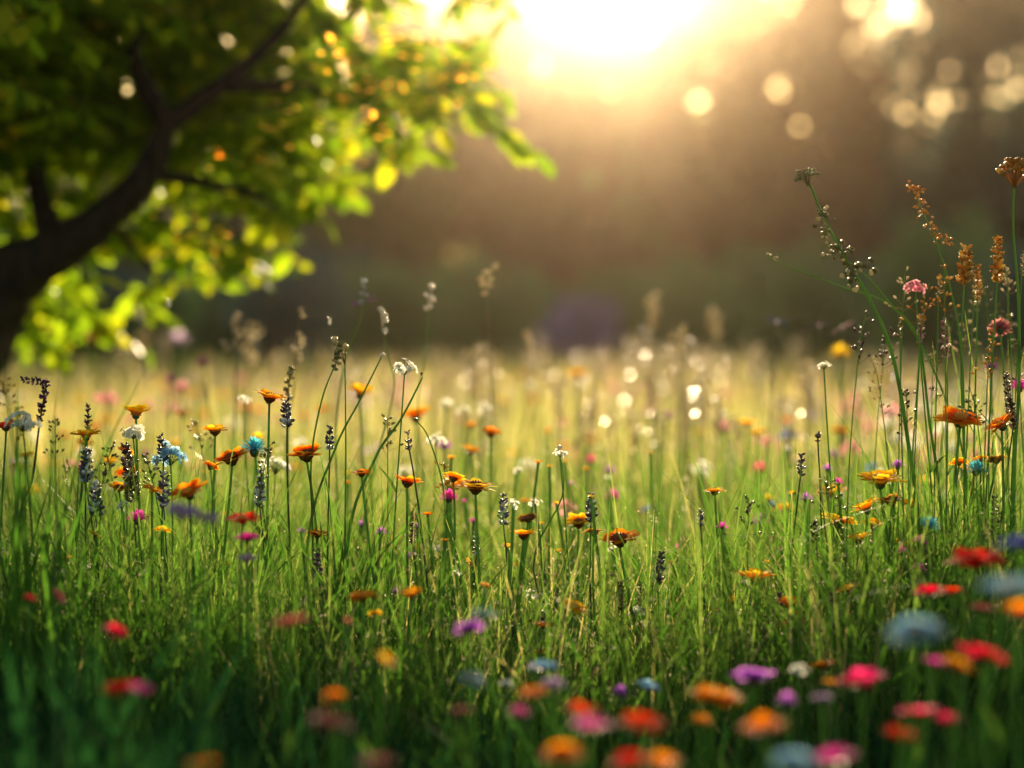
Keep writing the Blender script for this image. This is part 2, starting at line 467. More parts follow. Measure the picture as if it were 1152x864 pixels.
def shrub(x, y, h, rw, mat, label, seed, name='shrub', leaf=.085, n=3000):
    rng = np.random.default_rng(seed); rnd = random.Random(seed)
    t = thing(name, (x, y, 0), label, 'shrub', 'shrubs in front of the far trees')
    lobes = []; st = MB()
    for i in range(9):
        an = rnd.uniform(0, 6.28); rr = rw * rnd.uniform(.1, .65); z = h * rnd.uniform(.3, .78)
        lobes.append((math.cos(an) * rr, math.sin(an) * rr, z, rw * .42, rw * .42, h * .26))
        st.tube([(0, 0, 0), (math.cos(an) * rr * .5, math.sin(an) * rr * .5, z * .6), (math.cos(an) * rr, math.sin(an) * rr, z)], [.03, .02, .01], 5)
    st.build('trunk', M['bark_far'], t)
    p, r = crown_points(n, lobes, rng); p = p[p[:, 2] > .05]
    v, f, tt = quads_cloud(p, leaf, rng.uniform(0, 1, len(p)), aspect=.55, rng=rng)
    link('crown', mesh_from('crown', v, f, mat, False, {'t': tt}), t)
sh = [(-20, 50, 2.6, 1.9, 'far_green', 'dark green shrub at the left end of the hedge line'), (80, 51, 2.4, 1.7, 'far_green', 'green shrub behind the orchard tree trunk'),
      (170, 52, 2.9, 1.9, 'far_teal', 'blue green shrub below the hanging bright leaves'), (260, 50, 2.4, 1.6, 'far_green', 'rounded green shrub between the two blue green shrubs on the left'),
      (350, 53, 3.3, 1.9, 'far_teal', 'tall slate blue shrub left of the meadow centre'), (440, 51, 2.5, 1.7, 'far_green', 'mid green shrub below the haze brown tree'),
      (530, 52, 2.6, 1.8, 'far_olive', 'olive shrub left of the lilac bushes'), (620, 53, 2.3, 1.4, 'far_green', 'green shrub behind the lilac bushes'),
      (700, 52, 2.9, 1.8, 'far_green', 'green shrub right of the lilac bushes'), (790, 50, 2.6, 1.7, 'far_green', 'leafy green shrub right of centre'),
      (870, 52, 3.2, 1.9, 'far_green', 'taller green shrub left of the tall umbel stem'), (960, 51, 2.6, 1.7, 'far_teal', 'dark teal shrub behind the tall umbel stem'),
      (1050, 52, 3.4, 2.0, 'far_green', 'tall green shrub behind the right flower stand'), (1150, 50, 2.8, 1.9, 'far_teal', 'dark teal shrub at the right end'),
      (655, 46, 1.7, .75, 'far_lilac', 'larger lilac flowering bush in the middle of the hedge line'), (622, 45, 1.3, .5, 'far_lilac', 'small lilac flowering bush beside the larger one')]
mb = [(318, 21, 1.75, .8, 'far_teal', 'small blue green bush standing in the meadow left of centre'), (455, 23, 1.6, .9, 'far_green', 'low green bush standing in the meadow left of the lilac bush'),
      (560, 25, 1.8, .8, 'far_green', 'rounded green bush standing in the meadow near the middle'), (770, 24, 1.7, .9, 'far_green', 'low wide green bush standing in the meadow right of the middle'),
      (905, 22, 1.9, .9, 'far_green', 'green bush standing in the meadow behind the tallest umbel stem'), (1048, 20, 1.95, .8, 'far_green', 'bright green bush standing in the meadow behind the golden spikes'),
      (1150, 22, 1.8, .8, 'far_teal', 'dark teal bush standing in the meadow at the right edge'), (200, 24, 1.5, .9, 'far_green', 'green bush standing in the meadow below the bright leaves')]
for i, (px, y, h, rw, mt, lb) in enumerate(mb):
    shrub(xat(px, y), y, h, rw, M[mt], lb, 300 + i, n=2600, leaf=.045)
for i, (px, y, h, rw, mt, lb) in enumerate(sh):
    y -= 15; h *= .78; rw *= .8
    shrub(xat(px, y), y, h, rw, M[mt], lb, 200 + i, name='lilac_bush' if mt == 'far_lilac' else 'shrub', n=3400 if rw > 1 else 1500)

# ------------------------------------------------------------------ the near tree on the left
def near_tree():
    t = thing('orchard_tree', (-1.62, 4.7, 0), 'dark leaning tree at the left with glowing green backlit leaves', 'tree')
    O = Vector((-1.62, 4.7, 0))
    rnd = random.Random(5)
    tr = MB()
    def W(px, py, d): return P(px, py, d) - O
    def wob(pts, rad, sides=10, sub=4):
        pts = [Vector(p) for p in pts]; out = []; ro = []
        for i in range(len(pts) - 1):
            p0 = pts[max(i - 1, 0)]; p1 = pts[i]; p2 = pts[i + 1]; p3 = pts[min(i + 2, len(pts) - 1)]
            for k in range(sub):
                u = k / sub
                q = .5 * ((2 * p1) + (p2 - p0) * u + (2 * p0 - 5 * p1 + 4 * p2 - p3) * u * u + (3 * p1 - p0 - 3 * p2 + p3) * u ** 3)
                out.append(q + Vector((rnd.uniform(-1, 1), rnd.uniform(-1, 1), 0)) * rad[i] * .12)
                ro.append((rad[i] * (1 - u) + rad[i + 1] * u) * rnd.uniform(.94, 1.07))
        out.append(pts[-1]); ro.append(rad[-1])
        tr.tube(out, ro, sides)
        return out
    base = Vector((0, 0, -.05))
    fork = W(-45, 350, 4.7)
    wob([base, Vector((.06, 0, .12)), Vector((.12, 0, .38)), fork], [.27, .19, .165, .15])
    wob([fork, W(-80, 200, 4.8), W(-120, 0, 4.9), W(-100, -350, 5.0)], [.14, .12, .09, .05])
    limb = wob([fork + Vector((0, 0, -.05)), W(10, 312, 4.65), W(62, 284, 4.6), W(118, 244, 4.6), W(165, 195, 4.6), W(190, 140, 4.65), W(250, 95, 4.7), W(320, 30, 4.8), W(380, -60, 4.9)],
               [.125, .078, .056, .045, .036, .028, .021, .015, .008])
    wob([W(62, 284, 4.6), W(40, 200, 4.7), W(60, 100, 4.8), W(120, -40, 4.9)], [.035, .026, .018, .01], 7)
    wob([W(190, 140, 4.65), W(150, 60, 4.6), W(170, -60, 4.6)], [.03, .02, .01], 6)
    wob([W(250, 95, 4.7), W(340, 100, 4.7), W(430, 120, 4.7), W(520, 130, 4.7)], [.022, .015, .010, .005], 6)
    wob([W(165, 195, 4.6), W(230, 205, 4.7), W(290, 220, 4.7), W(335, 245, 4.7)], [.018, .012, .008, .004], 6)
    wob([W(118, 244, 4.6), W(150, 280, 4.75), W(175, 310, 4.8)], [.014, .010, .004], 6)
    # twigs with leaves
    lv_c = []; lv_d = []; lv_s = []; lv_t = []; lv_n = []
    # outline of the crown on its middle plane, as seen from the front
    poly = [(-500, -700), (650, -700), (600, -120), (555, -40), (560, 60), (568, 150), (520, 160), (470, 120), (480, 235), (440, 215), (400, 225), (335, 268), (280, 300), (225, 285), (190, 320), (120, 365), (30, 400), (-100, 380), (-500, 300)]
    def inside(x, y):
        c = False; j = len(poly) - 1
        for i in range(len(poly)):
            xi, yi = poly[i]; xj, yj = poly[j]
            if (yi > y) != (yj > y) and x < (xj - xi) * (y - yi) / (yj - yi) + xi: c = not c
            j = i
        return c
    def dens(px, py):
        # thick at the upper left, thin along the lower and right fringe
        d = 1.0
        if px > 340: d *= .18
        if px > 450: d *= .5
        if py > 160: d *= .17
        if py > 230 and px < 150: d *= .9
        return d
    n_tw = 0; tries = 0
    while n_tw < 5200 and tries < 140000:
        tries += 1
        px = rnd.uniform(-400, 640); py = rnd.uniform(-520, 400)
        if not inside(px, py) or rnd.random() > dens(px, py): continue
        if (px < -60 or py < -90) and rnd.random() < .2: continue
        inner = 1 if (px < 330 and py < 150) else .45
        d = 4.7 + rnd.gauss(0.2, .6) * inner
        # the limb stays clear: few leaves directly in front of it
        c = W(px, py, 4.7); c.y = d - 4.7
        if d < 4.78 and min((Vector((c.x, 0, c.z)) - Vector((q.x, 0, q.z))).length for q in limb) < .17: continue
        n_tw += 1; core = px < 340 and py < 175 and rnd.random() < .85
        ax = Vector((rnd.uniform(-.4, 1), rnd.uniform(-.6, .6), rnd.uniform(-.75, .25))).normalized()
        L = rnd.uniform(.12, .24)
        tr.tube([c - ax * L * .5, c + ax * L * .1 + Vector((0, 0, .01)), c + ax * L * .5], [.0025, .002, .001], 3, cap=False)
        nl = rnd.randint(17, 24) if core else rnd.randint(7, 11)
        for k in range(nl):
            u = -.5 + k / (nl - 1)
            sd = ax.cross(Vector((0, 0, 1))).normalized() * (1 if k % 2 else -1)
            d2 = (ax * .6 + sd * rnd.uniform(.5, 1.0) + Vector((rnd.uniform(-.2, .2), rnd.uniform(-.2, .2), rnd.uniform(-.9, .15)))).normalized()
            lv_c.append(c + ax * L * u); lv_d.append(d2); lv_s.append(rnd.uniform(.014, .030) if core else rnd.uniform(.026, .046)); lv_t.append(rnd.uniform(0, .88))
            lv_n.append(Vector((rnd.gauss(0, .5), rnd.gauss(0, .5), 1)))
    # small flat flakes added as bright dots of light, their sparkle painted pale
    nb = 0
    while nb < 420:
        px = rnd.uniform(-20, 600); py = rnd.uniform(-60, 330)
        if not inside(px, py): continue
        if px > 300 and py > 190: continue
        c = W(px, py, 4.7)
        if min((c - q).length for q in limb) < .22: continue
        nb += 1; c.y = rnd.uniform(-.75, -.1)
        for q in range(rnd.choice((1, 1, 2, 4))):
            lv_c.append(c + Vector((rnd.gauss(0, .02), rnd.gauss(0, .02), rnd.gauss(0, .02)))); lv_d.append(Vector((rnd.uniform(-1, 1), rnd.uniform(-1, 1), rnd.uniform(-.05, .05))).normalized())
            lv_s.append(rnd.uniform(.008, .014)); lv_t.append(rnd.choice((.97, 1.0))); lv_n.append(Vector((rnd.gauss(0, .12), rnd.gauss(0, .12), 1)))
    tr.build('trunk', M['bark'], t)
    c = np.array([tuple(x) for x in lv_c])
    keep = np.ones(len(c), bool)                       # chinks in the leaves where the sky shows through
    for q in range(110):
        gx_ = rnd.uniform(-40, 560); gy_ = rnd.uniform(-30, 260)
        r_ = rnd.choice((.001, .005, .010))
        a_ = np.array(P(gx_, gy_, 4.7)) - np.array(O); dr = np.array(P(gx_, gy_, 4.7)) - np.array((0, 0, CAM_H)); dr /= np.linalg.norm(dr)
        w_ = c + .0 - a_; w_ = w_ - np.outer(w_ @ dr, dr)
        keep &= np.linalg.norm(w_, axis=1) > r_ + np.array(lv_s) * .4
    ki = np.nonzero(keep)[0]
    c = c[ki]; lv_d = [lv_d[i] for i in ki]; lv_n = [lv_n[i] for i in ki]; lv_s = [lv_s[i] for i in ki]; lv_t = [lv_t[i] for i in ki]
    d = np.array([tuple(x) for x in lv_d]); nn = np.array([tuple(x) for x in lv_n]); s = np.array(lv_s)[:, None]
    side = np.cross(d, nn); side /= np.linalg.norm(side, axis=1, keepdims=True)
    up = np.cross(side, d)
    prof = [(0, .04), (.22, .36), (.5, .5), (.78, .34), (1, .02)]
    V = []
    for u, w in prof:
        mid = c + d * s * u * 1.9 - up * s * .25 * u * u
        V += [mid - side * s * w + up * s * .08 * w, mid, mid + side * s * w + up * s * .08 * w]
    V = np.stack(V, 1)            # n,15,3
    n = len(c)
    fb = []
    for i in range(4):
        a = i * 3; fb += [(a, a + 1, a + 4, a + 3), (a + 1, a + 2, a + 5, a + 4)]
    F = (np.arange(n)[:, None, None] * 15 + np.array(fb)[None]).reshape(-1, 4)
    link('crown', mesh_from('crown', V.reshape(-1, 3), F, M['tree_leaf'], True, {'t': np.repeat(lv_t, 15)}), t)
near_tree()

# ------------------------------------------------------------------ grass
def blades(name, x, y, h, w, t, bend, mat, seg=5, label=None, rng=RNG, az=None):
    n = len(x)
    if az is None: az = rng.uniform(0, 2 * np.pi, n)
    lx, ly = np.cos(az) * bend, np.sin(az) * bend
    fa = rng.uniform(0, 2 * np.pi, n); sx, sy = np.cos(fa), np.sin(fa)
    V = np.empty((n, seg + 1, 2, 3)); kx = rng.normal(0, .012, n)
    for i in range(seg + 1):
        u = i / seg
        ww = w * .5 * (1 - u ** 2.2) * (.7 + .6 * min(u * 3, 1)) + .00015
        cx = x + lx * u ** 2 * h + kx * math.sin(u * 4); cyy = y + ly * u ** 2 * h
        cz = h * (u - .35 * bend * u ** 3)
        V[:, i, 0] = np.stack([cx - sx * ww, cyy - sy * ww, cz], -1)
        V[:, i, 1] = np.stack([cx + sx * ww, cyy + sy * ww, cz], -1)
    base = np.arange(n)[:, None, None] * (seg + 1) * 2
    fb = np.array([(2 * i, 2 * i + 1, 2 * i + 3, 2 * i + 2) for i in range(seg)])[None]
    F = (base + fb).reshape(-1, 4)
    o = link(name, mesh_from(name, V.reshape(-1, 3), F, mat, True, {'t': np.repeat(t, (seg + 1) * 2)}))
    tag(o, label, kind='stuff')
    return o

def wedge(n, y0, y1, power=1.0, spread=.34, margin=.5, rng=RNG):
    y = y0 + (y1 - y0) * rng.uniform(0, 1, n) ** power
    x = rng.uniform(-1, 1, n) * (spread * y + margin)
    return x, y
def patch(x, y, f=1.0, ph=0.0):
    return .5 + .25 * np.sin(x * 2.1 * f + ph) * np.cos(y * 1.7 * f + 1 + ph) + .25 * np.sin(x * 5.3 * f + y * 3.1 * f + ph)

# middle ground in focus
x, y = wedge(20000, 2.2, 4.2, 1.0)
pt = patch(x, y, 1.4)
h = (.27 + .10 * pt) * RNG.uniform(.55, 1.18, len(x))
t = np.clip(.15 + .35 * RNG.uniform(0, 1, len(x)) + .12 * (y - 2) + .1 * pt, 0, 1); t[RNG.uniform(size=len(x)) < .12] = .85
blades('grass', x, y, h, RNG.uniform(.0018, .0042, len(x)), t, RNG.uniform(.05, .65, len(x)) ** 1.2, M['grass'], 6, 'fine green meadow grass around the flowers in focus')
# taller wispy blades, thick at the left and right of the clearing
x, y = wedge(9500, 2.25, 3.4)
sel = RNG.uniform(size=len(x)) < np.clip(.26 + 1.5 * (np.abs(x / (.257 * y) + .03) - .22) + .35 * (patch(x * 3, y * 2) - .5), .06, 1)
x, y = x[sel], y[sel]
blades('grass', x, y, RNG.uniform(.34, .52, len(x)), RNG.uniform(.0012, .0034, len(x)), RNG.uniform(.1, .65, len(x)), RNG.uniform(.03, .7, len(x)), M['grass'], 8, 'tall wispy green blades standing among the flowers in focus')
# fine dry bents
x, y = wedge(1800, 2.35, 5.5)
blades('grass', x, y, RNG.uniform(.30, .50, len(x)), RNG.uniform(.0008, .0018, len(x)), RNG.uniform(.35, .85, len(x)), RNG.uniform(.02, .35, len(x)), M['grass'], 6, 'thin dry grass bents among the flowers')
# foreground, shorter, with its shade put into a darker green
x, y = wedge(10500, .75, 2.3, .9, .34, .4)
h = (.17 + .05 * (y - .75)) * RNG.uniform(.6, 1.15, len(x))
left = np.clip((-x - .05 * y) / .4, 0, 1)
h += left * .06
blades('grass', x, y, h, RNG.uniform(.003, .007, len(x)), RNG.uniform(0, 1, len(x)), RNG.uniform(.05, .6, len(x)), M['grass_shaded'], 6, 'short foreground grass with the shade put into its dark green')
# behind: 4 to 12 m
x, y = wedge(30000, 4.0, 13, 1.3, .34, .8)
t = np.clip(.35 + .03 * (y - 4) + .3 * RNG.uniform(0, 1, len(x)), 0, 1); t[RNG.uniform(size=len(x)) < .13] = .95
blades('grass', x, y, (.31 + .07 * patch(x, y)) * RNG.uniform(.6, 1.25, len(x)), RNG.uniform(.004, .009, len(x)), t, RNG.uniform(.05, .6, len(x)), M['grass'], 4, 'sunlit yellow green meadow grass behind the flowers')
x, y = wedge(5200, 4.5, 20, 1.2, .34, .8)
blades('grass', x, y, RNG.uniform(.40, .60, len(x)), RNG.uniform(.003, .008, len(x)), RNG.uniform(.75, 1, len(x)), RNG.uniform(.02, .35, len(x)), M['grass'], 4, 'taller dry grass heads of the sunlit meadow')
# far: 12 to 48 m
x, y = wedge(36000, 12, 49, 1.2, .36, 2)
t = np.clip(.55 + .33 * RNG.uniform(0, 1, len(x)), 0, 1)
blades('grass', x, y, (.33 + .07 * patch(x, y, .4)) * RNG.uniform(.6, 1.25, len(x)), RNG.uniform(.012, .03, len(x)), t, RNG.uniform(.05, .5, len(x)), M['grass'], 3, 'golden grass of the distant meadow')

def panicles(n, y0, y1, bit, hmin, hmax, label, spread=.34, margin=.4):
    rng = RNG
    x, y = wedge(n, y0, y1, 1.0, spread, margin)
    h = rng.uniform(hmin, hmax, n); az = rng.uniform(0, 6.28, n); bd = rng.uniform(.02, .35, n)
    k = 16
    u = rng.uniform(.62, 1.0, (n, k))
    px_ = x[:, None] + np.cos(az)[:, None] * bd[:, None] * u ** 2 * h[:, None] + rng.normal(0, .006, (n, k))
    py_ = y[:, None] + np.sin(az)[:, None] * bd[:, None] * u ** 2 * h[:, None] + rng.normal(0, .006, (n, k))
    pz_ = h[:, None] * (u - .35 * bd[:, None] * u ** 3) + rng.normal(0, .004, (n, k))
    v, f, tt = quads_cloud(np.stack([px_.ravel(), py_.ravel(), pz_.ravel()], -1), bit, np.repeat(rng.uniform(0, 1, n), k), aspect=.6, rng=rng)
    tag(link('grass_seeds', mesh_from('grass_seeds', v, f, M['seed_pale'], False, {'t': tt})), label, kind='stuff')
    blades('grass', x, y, h, np.full(n, .0012 + bit * .1), rng.uniform(.3, .9, n), bd, M['grass'], 5, label.replace('seeds on', 'stalks of'), rng, az)
panicles(1500, 2.2, 3.3, .0016, .16, .42, 'tiny pale seeds on fine grass stalks in focus')
panicles(2600, 3.3, 9, .0035, .28, .50, 'tiny pale seeds on grass stalks behind the focus')
panicles(700, 2.3, 2.9, .0017, .12, .34, 'tiny pale seeds on low grass stalks in focus')

# tussocks of broad blades: things one can tell apart
def tussock(px, py_top, d, n, spread, label, mat='grass', w=.006, bend=.5, seed=0, t=(.15, .5), lean=None, minh=.45, name='grass_tussock'):
    rng = np.random.default_rng(seed + 900)
    top = P(px, py_top, d)
    h = rng.uniform(minh, 1, n) * top.z
    x = rng.normal(0, spread, n); y = rng.normal(0, spread, n)
    az = rng.uniform(0, 2 * np.pi, n) if lean is None else rng.normal(lean, .7, n)
    o = blades(name, x, y, h, rng.uniform(.6, 1.2, n) * w, rng.uniform(*t, n), rng.uniform(.02, bend, n), M[mat], 7, None, rng, az)
    o.location = (top.x, top.y, 0)
    del o['kind']
    tag(o, label, 'grass tussock', 'grass tussocks')
    return o
tussock(12, 372, 2.25, 46, .035, 'tall dark tussock at the left edge, reaching above the meadow line', 'grass', .007, .22, 1, (.0, .3))
tussock(50, 455, 2.4, 46, .05, 'tussock of broad blades right of the tall one at the left edge', 'grass', .006, .5, 2, (.1, .4))
tussock(385, 470, 2.62, 48, .022, 'dense upright tussock below the white flower cluster', 'grass', .006, .35, 3, (.15, .4))
tussock(110, 600, 1.75, 50, .05, 'dark blurred tussock low in the left foreground', 'grass_shaded', .011, .4, 4, (0, .4))
tussock(40, 640, 1.35, 50, .05, 'very dark soft tussock in the left corner', 'grass_shaded', .012, .4, 5, (0, .3))
tussock(450, 520, 2.75, 34, .03, 'green tussock right of the dense upright one', 'grass', .005, .45, 6, (.2, .5))
tussock(640, 690, 1.9, 40, .03, 'leafy tussock below the yellow daisies', 'grass_shaded', .006, .5, 7, (.4, .9))
tussock(850, 560, 2.9, 36, .04, 'thin tussock left of the large golden daisy', 'grass', .004, .45, 8, (.3, .7))
tussock(960, 560, 2.5, 60, .06, 'thick tussock below the golden daisies on the right', 'grass', .005, .45, 9, (.1, .45))
tussock(1060, 480, 2.6, 60, .05, 'tall tussock under the big orange daisy on the right', 'grass', .0045, .45, 10, (.1, .6), None, .65)
tussock(1130, 430, 2.65, 60, .05, 'tall tussock at the right edge under the thistle', 'grass', .0045, .45, 11, (.1, .6), None, .65)
tussock(250, 560, 2.35, 50, .05, 'green tussock below the teal cornflower', 'grass', .006, .5, 12, (.1, .4))
tussock(170, 590, 2.2, 50, .05, 'green tussock between the dark spikes on the left', 'grass', .006, .5, 13, (.1, .4))
tussock(1000, 470, 2.75, 60, .07, 'tall loose tussock behind the golden daisies on the right', 'grass', .0035, .5, 17, (.1, .6), None, .7)
tussock(1090, 400, 2.8, 70, .08, 'highest green tussock behind the golden spikes on the right', 'grass', .0035, .45, 18, (.1, .6), None, .7)
tussock(1150, 560, 2.2, 60, .07, 'tussock with shade put into its green at the right edge above the red flower', 'grass_shaded', .005, .4, 19, (.3, .9))
tussock(1010, 790, 1.25, 36, .04, 'soft green tussock low in the right foreground', 'grass_shaded', .010, .4, 14, (.5, 1))
tussock(740, 600, 2.6, 44, .05, 'sparse tussock around the dark spike right of centre', 'grass', .004, .4, 15, (.3, .7))
tussock(560, 600, 2.55, 50, .06, 'sparse tussock under the central daisies', 'grass', .004, .4, 16, (.3, .7))

# ------------------------------------------------------------------ flower parts
def add_stem(t, head, base_off=(0, 0), r=.0016, mat='stem', via=None, lift=0.0):
    """Stem from the ground to the head position (both relative to the thing)."""
    m = MB(); h = Vector(head)
    pts = []
    rnd = random
    if via is None:
        q1 = Vector((h.x * .25 + rnd.gauss(0, .006), h.y * .3, h.z * .4)); q2 = Vector((h.x * .75 + rnd.gauss(0, .006), h.y * .8, h.z * .75))
    else:
        q1, q2 = via
    for i in range(13):
        u = i / 12
        pts.append((1 - u) ** 3 * Vector((0, 0, 0)) + 3 * u * (1 - u) ** 2 * q1 + 3 * u * u * (1 - u) * q2 + u ** 3 * h)
    m.tube(pts, [r * (1.35 - .5 * i / 12) for i in range(13)], 6, t=[0] * (13 * 6) if False else .5)
    m.build('stem', M[mat], t)
    return pts

def add_leaves(t, pts, n=2, L=.06, w=.006, mat='leaf'):
    m = MB(); n += 2
    for k in range(n):
        p = pts[random.randint(3, 8)]
        an = random.uniform(0, 6.28); d = Vector((math.cos(an), math.sin(an), random.uniform(.9, 2.2))).normalized()
        side = d.cross(Vector((0, 0, 1))).normalized()
        m.petal(p, d, side, L * random.uniform(.7, 1.3), w, curve=-.25, shape=(.3, .9, 1, .8, .5, .05), notch=False)
    m.build('foliage', M[mat], t)

HEADS = {}
def head_daisy(R, pal, centre='c_dark', n=16, rings=2, cup=.18, dome=.30, key=None):
    """Ray flower seen flat: petals, centre, calyx meshes (shared)."""
    k = ('daisy', round(R, 4), pal, centre, n, rings, cup, dome)
    if k in HEADS: return HEADS[k]
    pm = MB()
    for rg in range(rings):
        m_ = n - rg * 3
        for i in range(m_):
            an = 2 * math.pi * (i + .5 * rg) / m_ + random.uniform(-.06, .06)
            el = cup + rg * .16 + random.uniform(-.13, .13)
            d = Vector((math.cos(an) * math.cos(el), math.sin(an) * math.cos(el), math.sin(el)))
            side = Vector((-math.sin(an), math.cos(an), random.uniform(-.15, .15)))
            L = R * (1 - .22 * rg) * random.uniform(.82, 1.05)
            pm.petal(d * R * .18 + Vector((0, 0, rg * R * .03)), d, side, L * .86, 2 * math.pi * R / m_ * 1.05, curve=random.uniform(-.22, .02), shape=(.3, .78, 1.0, .92, .5))
    cm = MB()
    rc = R * dome
    cm.blob((0, 0, R * .08), (rc, rc, rc * .8), seg=12, rings=6, t='z')
    for i in range(46):
        u = (i + .5) / 46; th = math.acos(1 - u * .95); ph = i * 2.39996
        c = Vector((math.sin(th) * math.cos(ph) * rc, math.sin(th) * math.sin(ph) * rc, math.cos(th) * rc * .8 + R * .08))
        cm.blob(c, (rc * .09, rc * .09, rc * .15), ax=Vector((c.x, c.y, c.z * 2)), seg=4, rings=3, t=1 - u * .8)
    km = MB()
    km.blob((0, 0, -R * .10), (R * .22, R * .22, R * .2), seg=8, rings=5)
    for i in range(9):
        an = 2 * math.pi * i / 9
        d = Vector((math.cos(an), math.sin(an), .1))
        km.petal(d * R * .15 + Vector((0, 0, -R * .08)), d, (-math.sin(an), math.cos(an), 0), R * .28, R * .12, shape=(1, .8, .1), notch=False)
    HEADS[k] = (('petals', pm.mesh('petals', M['p_' + pal])), ('flower_centre', cm.mesh('flower_centre', M[centre])), ('calyx', km.mesh('calyx', M['calyx'])))
    return HEADS[k]

def head_pompom(R, pal, n=70, flat=.75, key=None):
    k = ('pom', round(R, 4), pal, n, flat)
    if k in HEADS: return HEADS[k]
    pm = MB()
    for i in range(n):
        u = (i + .5) / n; th = math.acos(1 - u * 1.35); ph = i * 2.39996
        d = Vector((math.sin(th) * math.cos(ph), math.sin(th) * math.sin(ph), math.cos(th) * flat + .1))
        side = Vector((-math.sin(ph), math.cos(ph), random.uniform(-.3, .3)))
        pm.petal(d * R * .25, d, side, R * .8 * random.uniform(.85, 1.1), R * .2, curve=random.uniform(-.1, .15), shape=(.3, .7, 1, .45))
    km = MB(); km.blob((0, 0, -R * .1), (R * .32, R * .32, R * .36), seg=8, rings=5)
    HEADS[k] = (('petals', pm.mesh('petals', M['p_' + pal])), ('calyx', km.mesh('calyx', M['calyx'])))
    return HEADS[k]

def head_cluster(R, pal, n=13, key=None):
    """Loose cluster of small five-petalled flowers on short stalks."""
    k = ('clu', round(R, 4), pal, n)
    if k in HEADS: return HEADS[k]
    pm = MB(); km = MB()
    for i in range(n):
        u = (i + .5) / n; th = math.acos(1 - u * .95); ph = i * 2.39996 + random.uniform(-.5, .5); rj = random.uniform(.5, 1)
        c = Vector((math.sin(th) * math.cos(ph) * R * rj, math.sin(th) * math.sin(ph) * R * rj, math.cos(th) * R * .7 * rj + random.uniform(-.3, .3) * R))
        km.tube([(0, 0, -R * .35), c * .55, c], [R * .03, R * .025, R * .02], 4, cap=False)
        ax = (c.normalized() + Vector((random.gauss(0, .3), random.gauss(0, .3), .3))).normalized()
        q = ax.to_track_quat('Z', 'Y')
        for j in range(5):
            an = 2 * math.pi * j / 5
            d = q @ Vector((math.cos(an), math.sin(an), .25)); s = q @ Vector((-math.sin(an), math.cos(an), 0))
            pm.petal(c, d, s, R * .34, R * .27, curve=.05, shape=(.3, .95, 1, .55))
    HEADS[k] = (('petals', pm.mesh('petals', M['p_' + pal])), ('flower_stalks', km.mesh('flower_stalks', M['calyx'])))
    return HEADS[k]

def spike_part(m, h, r, whorls, per=7, white=.2, taper=.5, origin=(0, 0, 0), axis=(0, 0, 1), loose=0.0):
    q = Vector(axis).to_track_quat('Z', 'Y'); o = Vector(origin)
    for i in range(whorls):
        u = i / max(1, whorls - 1)
        rr = r * (1 - taper * u) * (.75 + .25 * min(1, u * 5))
        for k in range(per):
            an = 2 * math.pi * (k + .5 * (i % 2)) / per + random.uniform(-.4, .4)
            d = Vector((math.cos(an), math.sin(an), random.uniform(.2, 1.4)))
            rk = random.uniform(.45, .85)
            c = Vector((math.cos(an) * rr * rk, math.sin(an) * rr * rk, h * u + random.uniform(-.5, .5) * h / whorls))
            if loose and random.random() < loose: continue
            m.blob(o + q @ c, (rr * .28, rr * .28, max(rr * .5, h / whorls * .52)), ax=q @ d, seg=5, rings=4, t=1.0 if random.random() < white else random.uniform(0, .75), jit=.12)
            if random.random() < white:
                m.blob(o + q @ (c * 1.0 + Vector((math.cos(an), math.sin(an), .8)) * rr * .42), rr * .15, seg=4, rings=3, t=1.0)

LEAN = .02
def place_head(t, head, parts, tilt=(0, 0), rot=0, sc=1.0):
    q = Matrix.Rotation(tilt[0] + LEAN, 4, 'X') @ Matrix.Rotation(tilt[1], 4, 'Y') @ Matrix.Rotation(rot, 4, 'Z')
    for nm, me in parts:
        o = link(nm, me, t)
        o.matrix_local = Matrix.Translation(Vector(head)) @ q @ Matrix.Scale(sc, 4)

def flower_root(name, px, py, d, label, cat, group, off=None):
    if d < 2.4: d = 1 / (1 / 2.6 + .62 * (1 / d - 1 / 2.6))
    hd = P(px, py, d)
    if off is None: off = (random.gauss(0, .03), random.gauss(0, .02))
    base = Vector((hd.x + off[0], hd.y + off[1], 0))
    t = thing(name, base, label, cat, group)
    return t, hd - base

